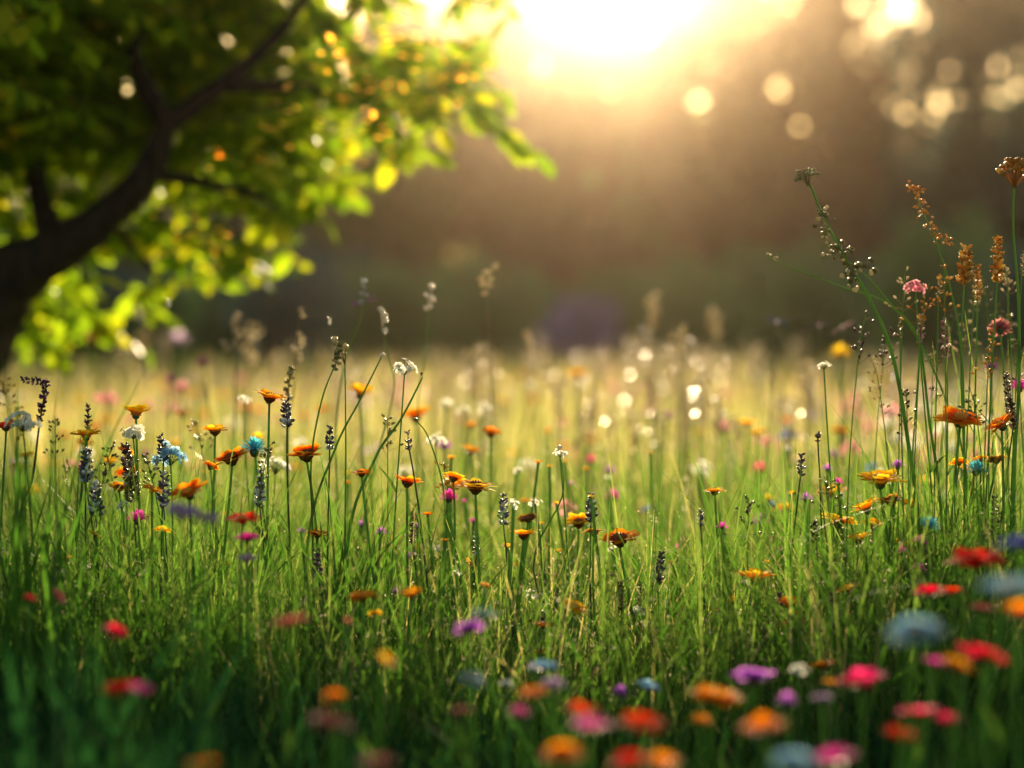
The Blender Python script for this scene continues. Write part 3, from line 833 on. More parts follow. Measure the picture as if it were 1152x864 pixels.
# ------------------------------------------------------------------ daisies (all positions read off the photograph)
GD = 'orange and yellow daisies of the meadow'
DAISY = [  # px, py, width px, distance, palette, centre, (tilt x, tilt y), label
 (303, 449, 29, 2.60, 'amber', 'c_dark', (.05, 0), 'orange daisy with a red centre standing highest on the left, above the others'),
 (153, 466, 30, 2.62, 'yellow', 'c_orange', (-.2, .1), 'bright yellow daisy just above the white flower cluster on the left'),
 (97, 491, 28, 2.58, 'golden', 'c_orange', (.2, -.1), 'golden daisy directly above a dark spike near the left edge'),
 (242, 486, 26, 2.66, 'golden', 'c_dark', (.05, .05), 'small golden daisy with a brown dome, upper left of the teal cornflower'),
 (261, 518, 34, 2.60, 'rust', 'c_dark', (.1, -.05), 'rusty orange daisy just left of the teal cornflower'),
 (237, 526, 17, 2.60, 'rust', 'c_dark', (-.3, .3), 'small rusty bud close left of the rusty orange daisy'),
 (345, 514, 34, 2.60, 'rust', 'c_dark', (.12, .1), 'broad brown orange daisy right of the teal cornflower'),
 (407, 534, 18, 2.55, 'orange', 'c_dark', (.1, 0), 'small red orange daisy beside the dense upright tussock'),
 (458, 544, 27, 2.62, 'orange', 'c_dark', (.1, .15), 'orange red daisy right of the dense upright tussock'),
 (510, 539, 21, 2.60, 'golden', 'c_dark', (-.5, .1), 'upright golden daisy with a brown face above the magenta flower'),
 (535, 550, 36, 2.60, 'yellow', 'c_dark', (.02, -.03), 'wide yellow daisy with a brown underside right of the magenta flower'),
 (594, 585, 19, 2.68, 'brown', 'c_dark', (.1, 0), 'small brown daisy just above a yellow one in the centre'),
 (589, 603, 25, 2.60, 'golden', 'c_dark', (-.1, .05), 'golden daisy just below the small brown one in the centre'),
 (651, 590, 27, 2.75, 'yellow', 'c_dark', (.1, 0), 'yellow daisy below the central dark spike'),
 (668, 600, 20, 2.58, 'brown', 'c_dark', (.15, -.1), 'dark brown faded daisy between two brighter central daisies'),
 (697, 609, 38, 2.60, 'orange', 'c_dark', (.02, 0), 'wide orange daisy on a thick straight stem in the centre'),
 (646, 684, 29, 2.45, 'yellow', 'c_yellow', (.02, .06), 'clear yellow daisy low in the centre'),
 (611, 704, 19, 2.40, 'orange', 'c_orange', (.1, 0), 'small orange daisy low in the centre, left below the clear yellow one'),
 (610, 735, 18, 2.35, 'orange', 'c_orange', (.1, 0), 'small orange daisy lowest of the sharp ones in the centre'),
 (357, 602, 21, 2.60, 'rust', 'c_dark', (.02, 0), 'small rusty daisy above the purple spike'),
 (552, 489, 20, 3.15, 'orange', 'c_dark', (.1, 0), 'slightly soft orange daisy standing behind the central group'),
 (804, 554, 20, 2.60, 'golden', 'c_dark', (.02, 0), 'golden daisy on a long bare stem right of centre'),
 (850, 652, 38, 2.45, 'amber', 'c_orange', (.05, .1), 'large amber daisy with a drooping rim right of centre'),
 (990, 542, 44, 2.60, 'yellow', 'c_orange', (.03, .04), 'largest yellow orange daisy of the right group'),
 (1003, 566, 23, 2.58, 'brown', 'c_dark', (.1, 0), 'brown centred daisy just below the largest one'),
 (975, 573, 30, 2.64, 'golden', 'c_orange', (.1, -.55), 'steeply tilted golden daisy beside the brown centred one'),
 (1025, 568, 20, 2.7, 'golden', 'c_orange', (.1, .1), 'little golden daisy right of the brown centred one'),
 (943, 588, 36, 2.66, 'yellow', 'c_orange', (.02, .02), 'flat yellow daisy left in the right group'),
 (966, 608, 25, 2.58, 'golden', 'c_dark', (.02, .0), 'golden daisy on a thick stem below the flat yellow one'),
 (983, 592, 24, 2.72, 'golden', 'c_orange', (.02, .1), 'soft golden daisy in the middle of the right group'),
 (937, 556, 32, 2.95, 'golden', 'c_orange', (.02, .1), 'soft golden daisy behind the right group'),
 (1080, 473, 44, 2.58, 'orange', 'c_orange', (.06, -.05), 'large deep orange daisy high on the right'),
 (1127, 479, 32, 2.60, 'orange', 'c_orange', (.1, -.45), 'tilted deep orange daisy at the right edge'),
 (1079, 521, 17, 2.62, 'golden', 'c_orange', (-.4, 0), 'small golden daisy straight below the large deep orange one'),
 (1103, 517, 15, 2.66, 'yellow', 'c_orange', (-.3, 0), 'tiny yellow daisy between two golden ones at the right'),
 (1121, 519, 19, 2.62, 'brown', 'c_dark', (-.2, .1), 'small brown daisy below the tilted orange one'),
 (888, 681, 25, 2.40, 'orange', 'c_orange', (.02, 0), 'flat orange daisy low on the right, topmost of three stacked close together'),
 (893, 692, 13, 2.42, 'orange', 'c_orange', (-.3, 0), 'tiny orange daisy in the middle of three close together'),
 (890, 704, 25, 2.35, 'scarlet', 'c_orange', (.05, 0), 'red orange daisy low on the right, lowest of three close together'),
 (824, 678, 19, 2.55, 'golden', 'c_dark', (.02, 0), 'small golden daisy beside the pale seed stand'),
 (957, 665, 26, 2.45, 'golden', 'c_dark', (.05, -.4), 'tilted golden daisy above the grey seed tuft on the right'),
 (925, 749, 29, 2.0, 'orange', 'c_orange', (.02, 0), 'flat orange daisy left above the hot pink flower'),
 (1015, 615, 22, 2.7, 'yellow', 'c_orange', (.1, .1), 'yellow daisy beside the small magenta flower on the right'),
 (213, 556, 36, 2.25, 'orange', 'c_orange', (.1, 0), 'soft orange daisy above the pale lilac flower'),
 (171, 551, 20, 2.5, 'golden', 'c_orange', (.1, 0), 'golden daisy left of the soft orange one'),
 (134, 550, 20, 2.6, 'golden', 'c_dark', (.1, 0), 'golden daisy right of the short dark spike'),
 (141, 508, 15, 2.7, 'rust', 'c_dark', (-.3, 0), 'tiny rusty daisy beside the white cluster on the left'),
 (183, 597, 17, 2.5, 'yellow', 'c_orange', (-.4, 0), 'small yellow daisy with orange dots left of the pale lilac flower'),
 (107, 602, 15, 2.5, 'yellow', 'c_dark', (0, 0), 'small yellow daisy low on the left, above grass'),
 (7, 482, 20, 2.55, 'scarlet', 'c_dark', (0, 0), 'red orange daisy cut by the left edge'),
 (409, 672, 30, 2.0, 'amber', 'c_orange', (.05, 0), 'soft amber daisy low left of centre'),
 (463, 670, 24, 2.0, 'amber', 'c_orange', (.05, 0), 'smaller soft amber daisy right of its twin low left of centre'),
 (422, 690, 13, 2.05, 'yellow', 'c_yellow', (-.4, 0), 'tiny yellow daisy below the soft amber one'),
 (529, 634, 14, 2.6, 'yellow', 'c_yellow', (-.2, .9), 'small closed yellow daisy hanging left of the centre'),
 (530, 508, 20, 3.2, 'golden', 'c_orange', (0, .2), 'soft golden daisy behind the upright golden one'),
 (405, 443, 30, 3.1, 'yellow', 'c_yellow', (0, -.1), 'soft bright yellow flower behind the tall curved stems'),
 (468, 470, 34, 3.5, 'golden', 'c_orange', (0, 0), 'blurred golden flower behind the curved grass blade'),
 (857, 742, 0, 0, '', '', 0, ''),
]
for (px, py, w, d, pal, cen, tilt, lb) in DAISY:
    if not w: continue
    t, h = flower_root('daisy', px, py, d, lb, 'daisy', GD)
    if d < 2.4: d = 1 / (1 / 2.6 + .62 * (1 / d - 1 / 2.6))
    R = w / FPX * d * .68
    pts = add_stem(t, h - Vector((0, 0, R * .2)), r=.0011 + R * .028)
    add_leaves(t, pts, random.choice((1, 2, 3)))
    place_head(t, h, head_daisy(R, pal, cen, random.choice((15, 17, 19)), 2, random.choice((.16, .26, .34, .42)), .37 if cen == 'c_dark' else .30), (tilt[0] + random.gauss(0, .13), tilt[1] + random.gauss(0, .16)), random.uniform(0, 6))

# ------------------------------------------------------------------ large flat foreground flowers
GF = 'broad petalled flowers of the foreground'
ZIN = [
 (805, 786, 54, 1.50, 'amber', 'c_orange', (.06, .02), 'bright orange flat flower right of centre in the foreground'),
 (790, 811, 22, 1.50, 'amber', 'c_orange', (.1, .1), 'small orange flower below the bright orange flat one'),
 (848, 767, 44, 1.60, 'violet', 'c_dark', (-.25, .1), 'violet daisy flower with a dark eye beside the orange flat one'),
 (970, 770, 49, 1.50, 'hot_pink', 'c_orange', (.04, .0), 'hot pink flat flower alone in the right foreground'),
 (936, 769, 20, 1.60, 'amber', 'c_orange', (.04, .0), 'small orange flower touching the hot pink one on its left'),
 (1098, 631, 58, 1.75, 'red', 'c_dark', (.05, .0), 'big red flower highest in the right foreground'),
 (1046, 668, 34, 1.80, 'crimson', 'c_orange', (.05, .0), 'crimson flower below left of the big red one'),
 (1071, 667, 24, 1.85, 'scarlet', 'c_orange', (.05, .0), 'scarlet flower touching the crimson one on its right'),
 (1106, 739, 52, 1.42, 'crimson', 'c_orange', (.04, .05), 'wide crimson flower at the right with a magenta neighbour'),
 (1075, 750, 34, 1.36, 'amber', 'c_yellow', (.04, .05), 'dull amber flower between the magenta and the wide crimson one'),
 (1052, 746, 26, 1.42, 'magenta', 'c_orange', (.04, .05), 'magenta flower left of the dull amber one'),
 (1034, 802, 42, 1.38, 'hot_pink', 'c_orange', (.04, .05), 'hot pink flower low in the right foreground'),
 (1067, 811, 26, 1.38, 'hot_pink', 'c_orange', (.1, .05), 'small hot pink flower right of the low hot pink one'),
 (1013, 827, 34, 1.32, 'scarlet', 'c_orange', (.04, .15), 'scarlet flower just below the low hot pink one'),
 (1104, 686, 24, 1.60, 'salmon', 'c_orange', (.0, .1), 'coral flower between the scarlet and the pale blue one'),
 (1148, 690, 48, 1.30, 'orange', 'c_orange', (.04, .05), 'blurred orange flower cut by the right edge'),
 (1135, 665, 60, 1.18, 'pale_blue', 'c_yellow', (.0, .02), 'very soft pale blue flower at the right edge'),
 (1150, 612, 50, 1.35, 'blue', 'c_dark', (.0, .02), 'blue flower cut by the right edge'),
 (1030, 712, 54, 1.18, 'pale_blue', 'c_yellow', (.03, .0), 'soft pale blue flower in the right foreground'),
 (858, 820, 46, 1.22, 'orange', 'c_orange', (.04, -.1), 'soft orange flower below the violet one'),
 (722, 819, 46, 1.32, 'scarlet', 'c_orange', (.04, .0), 'flat scarlet orange flower low in the centre'),
 (664, 820, 42, 1.28, 'magenta', 'c_orange', (.0, .1), 'magenta flower left of the flat scarlet orange one'),
 (655, 803, 34, 1.36, 'scarlet', 'c_orange', (.04, .0), 'scarlet flower above the magenta one low in the centre'),
 (601, 781, 32, 1.45, 'orange', 'c_orange', (.04, .0), 'orange flower with a lilac neighbour left of centre bottom'),
 (622, 772, 26, 1.52, 'lilac', 'c_yellow', (.04, .0), 'lilac flower behind the orange one left of centre bottom'),
 (584, 803, 22, 1.42, 'magenta', 'c_orange', (.04, .0), 'small magenta flower below the orange and lilac pair'),
 (528, 709, 34, 1.65, 'violet', 'c_orange', (-.2, .0), 'violet flower with an orange cushion left of centre'),
 (545, 692, 26, 1.55, 'teal', 'c_yellow', (.04, .3), 'teal flower behind the violet one with the orange cushion'),
 (633, 854, 44, 1.20, 'orange', 'c_orange', (.04, .0), 'orange flower at the bottom edge, left of the red one'),
 (708, 858, 40, 1.18, 'red', 'c_orange', (.04, .0), 'red flower at the bottom edge'),
 (745, 860, 36, 1.20, 'orange', 'c_orange', (.04, .0), 'orange flower at the bottom edge, right of the red one'),
 (938, 858, 46, 1.20, 'magenta', 'c_orange', (.04, .0), 'magenta flower at the bottom edge on the right'),
 (892, 862, 46, 1.10, 'pale_blue', 'c_yellow', (.04, .0), 'pale blue flower at the bottom edge beside the magenta one'),
 (372, 816, 42, 1.22, 'dusky', 'c_orange', (.04, .0), 'dusky red flower low on the left'),
 (425, 860, 36, 1.16, 'dusky', 'c_orange', (.04, .0), 'dusky red flower cut by the bottom edge'),
 (228, 862, 32, 1.16, 'orange', 'c_orange', (.04, .0), 'orange flower cut by the bottom edge on the left'),
 (376, 786, 24, 1.36, 'orange', 'c_orange', (.04, .0), 'orange flower above the dusky red one low on the left'),
 (137, 776, 40, 1.42, 'red', 'c_dark', (.04, .0), 'red flower low on the left with a magenta neighbour'),
 (158, 779, 26, 1.38, 'magenta', 'c_orange', (.04, .0), 'magenta flower touching the low red one on the left'),
 (128, 713, 26, 1.62, 'crimson', 'c_dark', (.1, .3), 'crimson flower at the left, above the red and magenta pair'),
 (64, 672, 20, 1.85, 'salmon', 'c_dark', (.1, .9), 'closed coral flower near the left edge'),
 (33, 673, 14, 1.75, 'crimson', 'c_dark', (.1, .2), 'small crimson flower left of the closed coral one'),
 (326, 700, 40, 1.45, 'salmon', 'c_orange', (.02, .0), 'soft salmon pink flower left of the amber pair'),
 (273, 585, 34, 2.05, 'red', 'c_orange', (.02, .0), 'red flower in the left middle with a magenta one below'),
 (278, 607, 26, 2.05, 'magenta', 'c_orange', (.02, .05), 'magenta flower directly below the red one in the left middle'),
 (277, 630, 20, 2.0, 'lilac', 'c_yellow', (.1, .0), 'lilac flower lowest of the red, magenta and lilac column'),
 (205, 580, 38, 1.60, 'lilac', 'c_yellow', (.02, .0), 'pale lilac flower, left one of a soft pair'),
 (233, 583, 26, 1.60, 'lilac', 'c_yellow', (.02, .0), 'pale lilac flower, right one of a soft pair'),
 (612, 752, 30, 1.75, 'pale_blue', 'c_yellow', (.02, .0), 'pale blue white flower above the orange and lilac pair'),
 (729, 775, 27, 1.90, 'pale_blue', 'c_yellow', (.02, .0), 'pale blue flower on a dark stem near the bottom centre'),
 (530, 764, 26, 1.50, 'pale_blue', 'c_yellow', (.02, .0), 'pale blue flower left of the orange and lilac pair'),
 (432, 744, 26, 1.40, 'yellow', 'c_yellow', (.1, .5), 'soft yellow flower low left of centre'),
 (518, 802, 26, 1.40, 'dusky', 'c_orange', (.04, .0), 'dusky red cream flower left of the small magenta one'),
 (925, 786, 22, 1.45, 'lilac', 'c_dark', (.04, .0), 'lilac flower below the small orange one'),
 (390, 700, 10, 1.7, 'salmon', 'c_orange', (.2, .2), 'tiny salmon flower left of the tiny yellow daisy'),
 (545, 660, 12, 2.3, 'amber', 'c_orange', (.2, .2), 'tiny amber flower left of the clear yellow daisy'),
 (395, 750, 0, 0, '', '', 0, ''),
]
for (px, py, w, d, pal, cen, tilt, lb) in ZIN:
    if not w: continue
    t, h = flower_root('broad_flower', px, py, d, lb, 'flower', GF)
    if d < 2.4: d = 1 / (1 / 2.6 + .62 * (1 / d - 1 / 2.6))
    R = w / FPX * d * .62
    pts = add_stem(t, h - Vector((0, 0, R * .2)), r=.0016)
    add_leaves(t, pts, 1, .045, .007)
    place_head(t, h, head_daisy(R, pal, cen, random.choice((14, 17, 20)), random.choice((2, 3)), random.choice((.12, .24, .36)), random.choice((.2, .28))), (tilt[0] + random.gauss(0, .1), tilt[1] + random.gauss(0, .12)), random.uniform(0, 6))

# ------------------------------------------------------------------ pompoms (thistles, cornflowers, knapweed)
POM = [
 (286, 507, 27, 2.60, 'teal', .8, (-.1, 0), 'teal cornflower with a fringed rim on the left', 'cornflower', 'cornflower'),
 (155, 585, 22, 2.50, 'magenta', .6, (0, 0), 'magenta knapweed flower below the short dark spikes', 'knapweed', 'wildflower'),
 (505, 561, 19, 2.60, 'magenta', .7, (0, 0), 'magenta knapweed flower between the golden and yellow central daisies', 'knapweed', 'wildflower'),
 (1125, 371, 22, 2.75, 'dusky', .8, (-.5, 0), 'dusky pink thistle with a dark centre at the right edge', 'thistle', 'thistle'),
 (1147, 437, 20, 2.75, 'magenta', .8, (0, .2), 'magenta thistle cut by the right edge', 'thistle', 'thistle'),
 (1035, 610, 14, 2.45, 'magenta', .8, (0, .2), 'small magenta knapweed on the right', 'knapweed', 'wildflower'),
 (1034, 641, 14, 2.45, 'magenta', .8, (0, .2), 'small magenta knapweed below another on the right', 'knapweed', 'wildflower'),
 (697, 780, 15, 1.85, 'violet', 1.2, (0, .3), 'closed violet bud left of the pale blue flower near the bottom', 'knapweed', 'wildflower'),
 (885, 790, 20, 1.50, 'violet', .8, (0, .1), 'violet pompom flower right of the violet daisy flower', 'knapweed', 'wildflower'),
 (600, 752, 12, 1.9, 'lilac', .8, (0, .1), 'small lilac pompom near the pale blue white flower', 'knapweed', 'wildflower'),
 (690, 560, 16, 3.3, 'magenta', .8, (0, 0), 'soft magenta knapweed behind the wide orange daisy', 'knapweed', 'wildflower'),
 (500, 503, 15, 3.3, 'violet', .8, (0, 0), 'soft violet knapweed behind the upright golden daisy', 'knapweed', 'wildflower'),
 (1010, 525, 14, 2.7, 'violet', .8, (0, 0), 'violet knapweed just above the largest right daisy', 'knapweed', 'wildflower'),
 (1115, 415, 14, 2.8, 'purple', .8, (0, 0), 'small purple thistle below the dusky pink one', 'thistle', 'thistle'),
 (1098, 530, 22, 2.6, 'teal', .8, (0, 0), 'teal cornflower among the small golden daisies on the right', 'cornflower', 'cornflower'),
 (1045, 592, 20, 2.4, 'teal', .8, (0, .4), 'teal cornflower above the small magenta knapweeds', 'cornflower', 'cornflower'),
]
for (px, py, w, d, pal, fl, tilt, lb, nm, cat) in POM:
    t, h = flower_root(nm, px, py, d, lb, cat, 'thistles and cornflowers')
    if d < 2.4: d = 1 / (1 / 2.6 + .62 * (1 / d - 1 / 2.6))
    R = w / FPX * d * .62
    pts = add_stem(t, h, r=.0013); add_leaves(t, pts, 2)
    place_head(t, h, head_pompom(R, pal, 80, fl), tilt, random.uniform(0, 6))

# ------------------------------------------------------------------ clusters of small flowers
CLU = [
 (26, 479, 30, 2.45, 'white', 'white flower cluster at the left edge'),
 (150, 489, 25, 2.60, 'white', 'white flower cluster under the bright yellow daisy'),
 (455, 417, 22, 2.62, 'white', 'white flower cluster high above the dense upright tussock'),
 (192, 517, 32, 2.60, 'pale_blue', 'pale blue flower cluster right of the dark spikes on the left'),
 (310, 527, 26, 2.85, 'white', 'soft white flower cluster between the cornflower and the brown orange daisy'),
 (630, 512, 14, 2.60, 'white', 'small white flower cluster on a thin curved stem in the centre'),
 (138, 570, 14, 2.55, 'white', 'small white flower cluster above the magenta knapweed'),
 (490, 497, 18, 3.0, 'white', 'soft white flower cluster behind the central curved stems'),
 (275, 450, 14, 3.0, 'white', 'small soft white cluster behind the highest orange daisy'),
 (68, 645, 12, 2.3, 'white', 'tiny white cluster low at the left'),
 (1030, 325, 21, 2.65, 'pink', 'pink flower cluster at the top of a stem between the tall umbels'),
 (927, 413, 14, 2.7, 'white', 'white flower cluster right of the tall umbel stem foot'),
 (1035, 645, 20, 2.6, 'pink', 'pale pink cluster around the magenta knapweeds'),
 (840, 690, 22, 2.6, 'cream', 'cream flower cluster in the pale seed stand right of centre'),
 (865, 705, 22, 2.6, 'cream', 'cream flower cluster lower in the pale seed stand'),
 (600, 670, 16, 2.6, 'white', 'tiny white flower cluster above the small orange daisy in the centre'),
 (715, 690, 18, 2.6, 'white', 'white flower cluster right of the thick straight stem'),
 (570, 770, 16, 1.9, 'white', 'small white flower cluster low left of the lilac flower'),
 (898, 757, 20, 1.7, 'white', 'soft white flower cluster above the violet pompom flower'),
]
for (px, py, w, d, pal, lb) in CLU:
    t, h = flower_root('flower_cluster', px, py, d, lb, 'wildflower', 'clusters of small wildflowers')
    if d < 2.4: d = 1 / (1 / 2.6 + .62 * (1 / d - 1 / 2.6))
    R = w / FPX * d * .62
    pts = add_stem(t, h - Vector((0, 0, R * .3)), r=.0011); add_leaves(t, pts, 2)
    place_head(t, h, head_cluster(R, pal, 15 if w > 16 else 9), (0, 0), random.uniform(0, 6))

# ------------------------------------------------------------------ flower spikes
SPK = [  # px, py top, height px, radius px, d, material, label, white share
 (96, 506, 34, 9, 2.58, 'spike_dark', 'dark spike with white flecks under the golden daisy near the left edge', .25),
 (150, 500, 62, 9, 2.6, 'spike_brown', 'long brown spike below the white cluster on the left', .25),
 (109, 543, 34, 9, 2.5, 'spike_dark', 'short thick grey spike left of the golden daisy', .2),
 (184, 490, 26, 7, 2.6, 'spike_dark', 'dark spike beside the pale blue flower cluster', .15),
 (184, 532, 36, 8, 2.58, 'spike_dark', 'dark spike below the pale blue flower cluster', .25),
 (323, 451, 26, 8, 2.6, 'spike_dark', 'dark spike right of the highest orange daisy', .25),
 (371, 481, 22, 6, 2.6, 'spike_dark', 'small dark spike between the brown orange daisy and the tussock', .15),
 (292, 528, 40, 7, 2.6, 'spike_dark', 'slim dark spike below the teal cornflower', .3),
 (566, 557, 30, 7, 2.6, 'spike_dark', 'dark spike left of the central daisies', .25),
 (665, 557, 28, 7, 2.6, 'spike_dark', 'dark spike above the dark brown faded daisy', .25),
 (740, 622, 32, 7, 2.6, 'spike_dark', 'dark spike right of the wide orange central daisy', .2),
 (788, 575, 14, 5, 2.6, 'spike_dark', 'very small dark spike left of the golden daisy on a bare stem', .15),
 (901, 512, 20, 6, 2.6, 'spike_dark', 'small dark spike left of the right daisy group', .2),
 (460, 487, 16, 5, 2.6, 'spike_dark', 'small dark spike above the orange red daisy', .2),
 (357, 619, 26, 6, 2.5, 'spike_purple', 'purple spike below the small rusty daisy', .15),
 (918, 588, 18, 8, 2.55, 'spike_brown', 'brown seed spike in front of the right daisy group', .2),
 (99, 456, 24, 4, 2.6, 'spike_purple', 'thin dark purple spike rising above the golden daisy at the left', 0),
 (920, 487, 8, 4, 2.6, 'spike_brown', 'tiny brown bud on the tall straight stem left of the right group', 0),
 (536, 600, 22, 5, 2.65, 'spike_dark', 'faint dark spike left below the dark central spike', .3),
 (464, 580, 28, 5, 2.65, 'spike_brown', 'brown spike below the orange red daisy', .4),
 (610, 690, 30, 7, 2.5, 'spike_brown', 'brown and white spike beside the small orange daisy', .4),
 (820, 640, 0, 0, 0, '', '', 0),
 (941, 670, 34, 10, 2.45, 'spike_brown', 'grey brown seed tuft below the tilted golden daisy', .45),
 (875, 668, 24, 7, 2.5, 'spike_purple', 'dusky purple spike above the flat orange daisy', .3),
 (62, 622, 36, 6, 2.3, 'spike_brown', 'pale brown spike low at the left', .6),
 (446, 700, 0, 0, 0, '', '', 0),
 (830, 690, 46, 7, 2.6, 'spike_olive', 'pale beaded spike, left one in the seed stand right of centre', .5),
 (848, 672, 52, 7, 2.62, 'spike_olive', 'pale beaded spike, middle one in the seed stand right of centre', .5),
 (862, 688, 44, 7, 2.6, 'spike_olive', 'pale beaded spike, right one in the seed stand right of centre', .5),
 (1085, 278, 40, 10, 2.6, 'spike_gold', 'golden spike in the tall stand at the right, left one', .3),
 (1122, 268, 46, 8, 2.65, 'spike_gold', 'golden spike in the tall stand at the right, right one', .3),
 (1100, 300, 34, 6, 2.7, 'spike_gold', 'slim golden spike between the two larger ones at the right', .3),
 (1065, 360, 40, 5, 2.7, 'spike_pink', 'slim pinkish spike below the golden spikes', .3),
 (1035, 355, 30, 5, 2.7, 'spike_pink', 'slim pinkish spike under the pink flower cluster', .3),
 (1140, 420, 60, 6, 2.6, 'spike_brown', 'brown spike at the right edge below the thistle', .4),
 (1040, 590, 50, 6, 2.6, 'spike_brown', 'brown spike in the right tussocks', .4),
 (1120, 560, 60, 6, 2.6, 'spike_brown', 'brown spike low at the right edge', .4),
 (960, 760, 0, 0, 0, '', '', 0),
 (700, 655, 30, 6, 2.62, 'spike_olive', 'olive beaded spike on the right of the thick straight stem', .3),
 (720, 655, 40, 5, 2.66, 'spike_brown', 'slim brown spike between the thick stem and the dark spike', .3),
]
for (px, py, hp, rp, d, mt, lb, wh) in SPK:
    if not hp: continue
    k = d / FPX
    t, h = flower_root('flower_spike_plant', px, py + hp, d, lb, 'wildflower', 'flower spikes of the meadow')
    add_l = add_stem(t, h, r=.0012, mat='stem_dark' if mt in ('spike_dark', 'spike_brown', 'spike_purple') else 'stem')
    add_leaves(t, add_l, 2, .05, .004)
    m = MB()
    ax = Vector((random.gauss(0, .06), random.gauss(0, .05), 1))
    spike_part(m, hp * k, rp * k * 1.05, max(3, int(hp / 4.2)), 7, wh, .45, h, ax)
    m.tube([h, h + ax * hp * k], [.001, .0006], 5, t=.2)
    m.build('flower_spike', M[mt], t)

# ------------------------------------------------------------------ custom tall plants
def path_plant(name, px_path, d, label, cat, group, r=.0017, mat='stem'):
    """A plant whose stem follows the given points, from the ground up."""
    pts = [P(px, py, d) for px, py in px_path]
    b = pts[0]; base = Vector((b.x + (b.x - pts[1].x) * .3, b.y, 0))
    t = thing(name, base, label, cat, group)
    ctl = [Vector((0, 0, 0))] + [p - base for p in pts]
    out = []
    n = len(ctl)
    for i in range(n - 1):
        p0 = ctl[max(i - 1, 0)]; p1 = ctl[i]; p2 = ctl[i + 1]; p3 = ctl[min(i + 2, n - 1)]
        for k in range(5):
            u = k / 5
            out.append(.5 * ((2 * p1) + (p2 - p0) * u + (2 * p0 - 5 * p1 + 4 * p2 - p3) * u * u + (3 * p1 - p0 - 3 * p2 + p3) * u ** 3))
    out.append(ctl[-1])
    m = MB(); m.tube(out, [r * (1.3 - .8 * i / len(out)) for i in range(len(out))], 6)
    m.build('stem', M[mat], t)
    return t, out

def umbel(t, c, R, mat, n=26, flat=.35, ax=Vector((0, 0, 1)), white=.3):
    m = MB(); q = ax.to_track_quat('Z', 'Y'); c = Vector(c)
    for i in range(n):
        u = (i + .5) / n; rr = R * math.sqrt(u); ph = i * 2.39996
        v = q @ Vector((math.cos(ph) * rr, math.sin(ph) * rr, R * flat * (1 - u) + random.uniform(-.22, .22) * R))
        m.tube([c - q @ Vector((0, 0, R * .8)), c + v * .6 - q @ Vector((0, 0, R * .2)), c + v], R * .02, 4, t=.2, cap=False)
        for j in range(3):
            m.blob(c + v + Vector((random.gauss(0, 1), random.gauss(0, 1), random.gauss(0, .6))) * R * .07, (R * .15, R * .15, R * .10), seg=6, rings=4, t=1.0 if random.random() < white else random.uniform(.2, .8), jit=.15)
    return m.build('flower_umbel', M[mat], t)

def tuft(t, c, R, mat, n=14, white=.3, name='flower_tuft'):
    m = MB(); c = Vector(c)
    for i in range(n):
        v = Vector((random.gauss(0, .45), random.gauss(0, .45), random.gauss(0, .45))) * R
        m.blob(c + v, (R * .2, R * .2, R * .14), ax=v + Vector((0, 0, .01)), seg=5, rings=4, t=1.0 if random.random() < white else random.uniform(.1, .8), jit=.15)
        m.tube([c, c + v], R * .025, 3, t=.2, cap=False)
    return m.build(name, M[mat], t)

K26 = 2.62 / FPX
t, o_ = path_plant('umbel_plant', [(1035, 620), (1022, 500), (1003, 395), (975, 330), (948, 285), (925, 240), (912, 208)], 2.62, 'tallest umbel stem curving up to the left against the dark trees', 'wildflower', 'tall stems on the right', .0024)
bs = t.location
umbel(t, P(907, 199, 2.62) - bs, 14 * K26, 'spike_olive', 22, .5, Vector((-.2, 0, 1)))
for (px, py, rr) in ((926, 243, 8), (928, 262, 7), (944, 281, 8), (953, 285, 6), (966, 300, 13), (958, 310, 8)):
    tuft(t, P(px, py, 2.62) - bs, rr * 1.5 * K26, 'spike_olive', 22 if rr > 7 else 14)
t, o_ = path_plant('umbel_plant', [(1060, 600), (1045, 470), (1032, 380), (1000, 340), (976, 312), (965, 303)], 2.64, 'second stem joining the tallest umbel stem at its olive tuft', 'wildflower', 'tall stems on the right')
t, o_ = path_plant('arching_stem', [(1090, 560), (1060, 440), (1010, 350), (945, 322), (905, 307), (880, 297), (861, 287)], 2.75, 'thin arching stem whose green tip points to the left below the tallest umbel', 'wildflower', 'tall stems on the right', .0013)
tuft(t, P(868, 290, 2.75) - t.location, 7 * K26, 'spike_olive', 8)
t, o_ = path_plant('golden_stem', [(1085, 560), (1082, 400), (1068, 320), (1052, 268), (1040, 243), (1029, 215)], 2.62, 'tall stem with golden beads bending to the left', 'wildflower', 'tall stems on the right', .0013)
for i, (px, py) in enumerate(((1026, 210), (1032, 216), (1035, 228), (1038, 240), (1043, 252), (1050, 258), (1057, 264), (1064, 272))):
    tuft(t, P(px, py, 2.62) - t.location, 9 * K26, 'spike_gold', 10, .25, 'seed_tuft')
t, o_ = path_plant('umbel_plant', [(1140, 560), (1146, 440), (1146, 340), (1140, 260), (1141, 212)], 2.6, 'golden umbel at the top right edge on a thick stem', 'wildflower', 'tall stems on the right', .0022)
umbel(t, P(1141, 196, 2.6) - t.location, 19 * K26, 'spike_gold', 34, .9, white=.2)
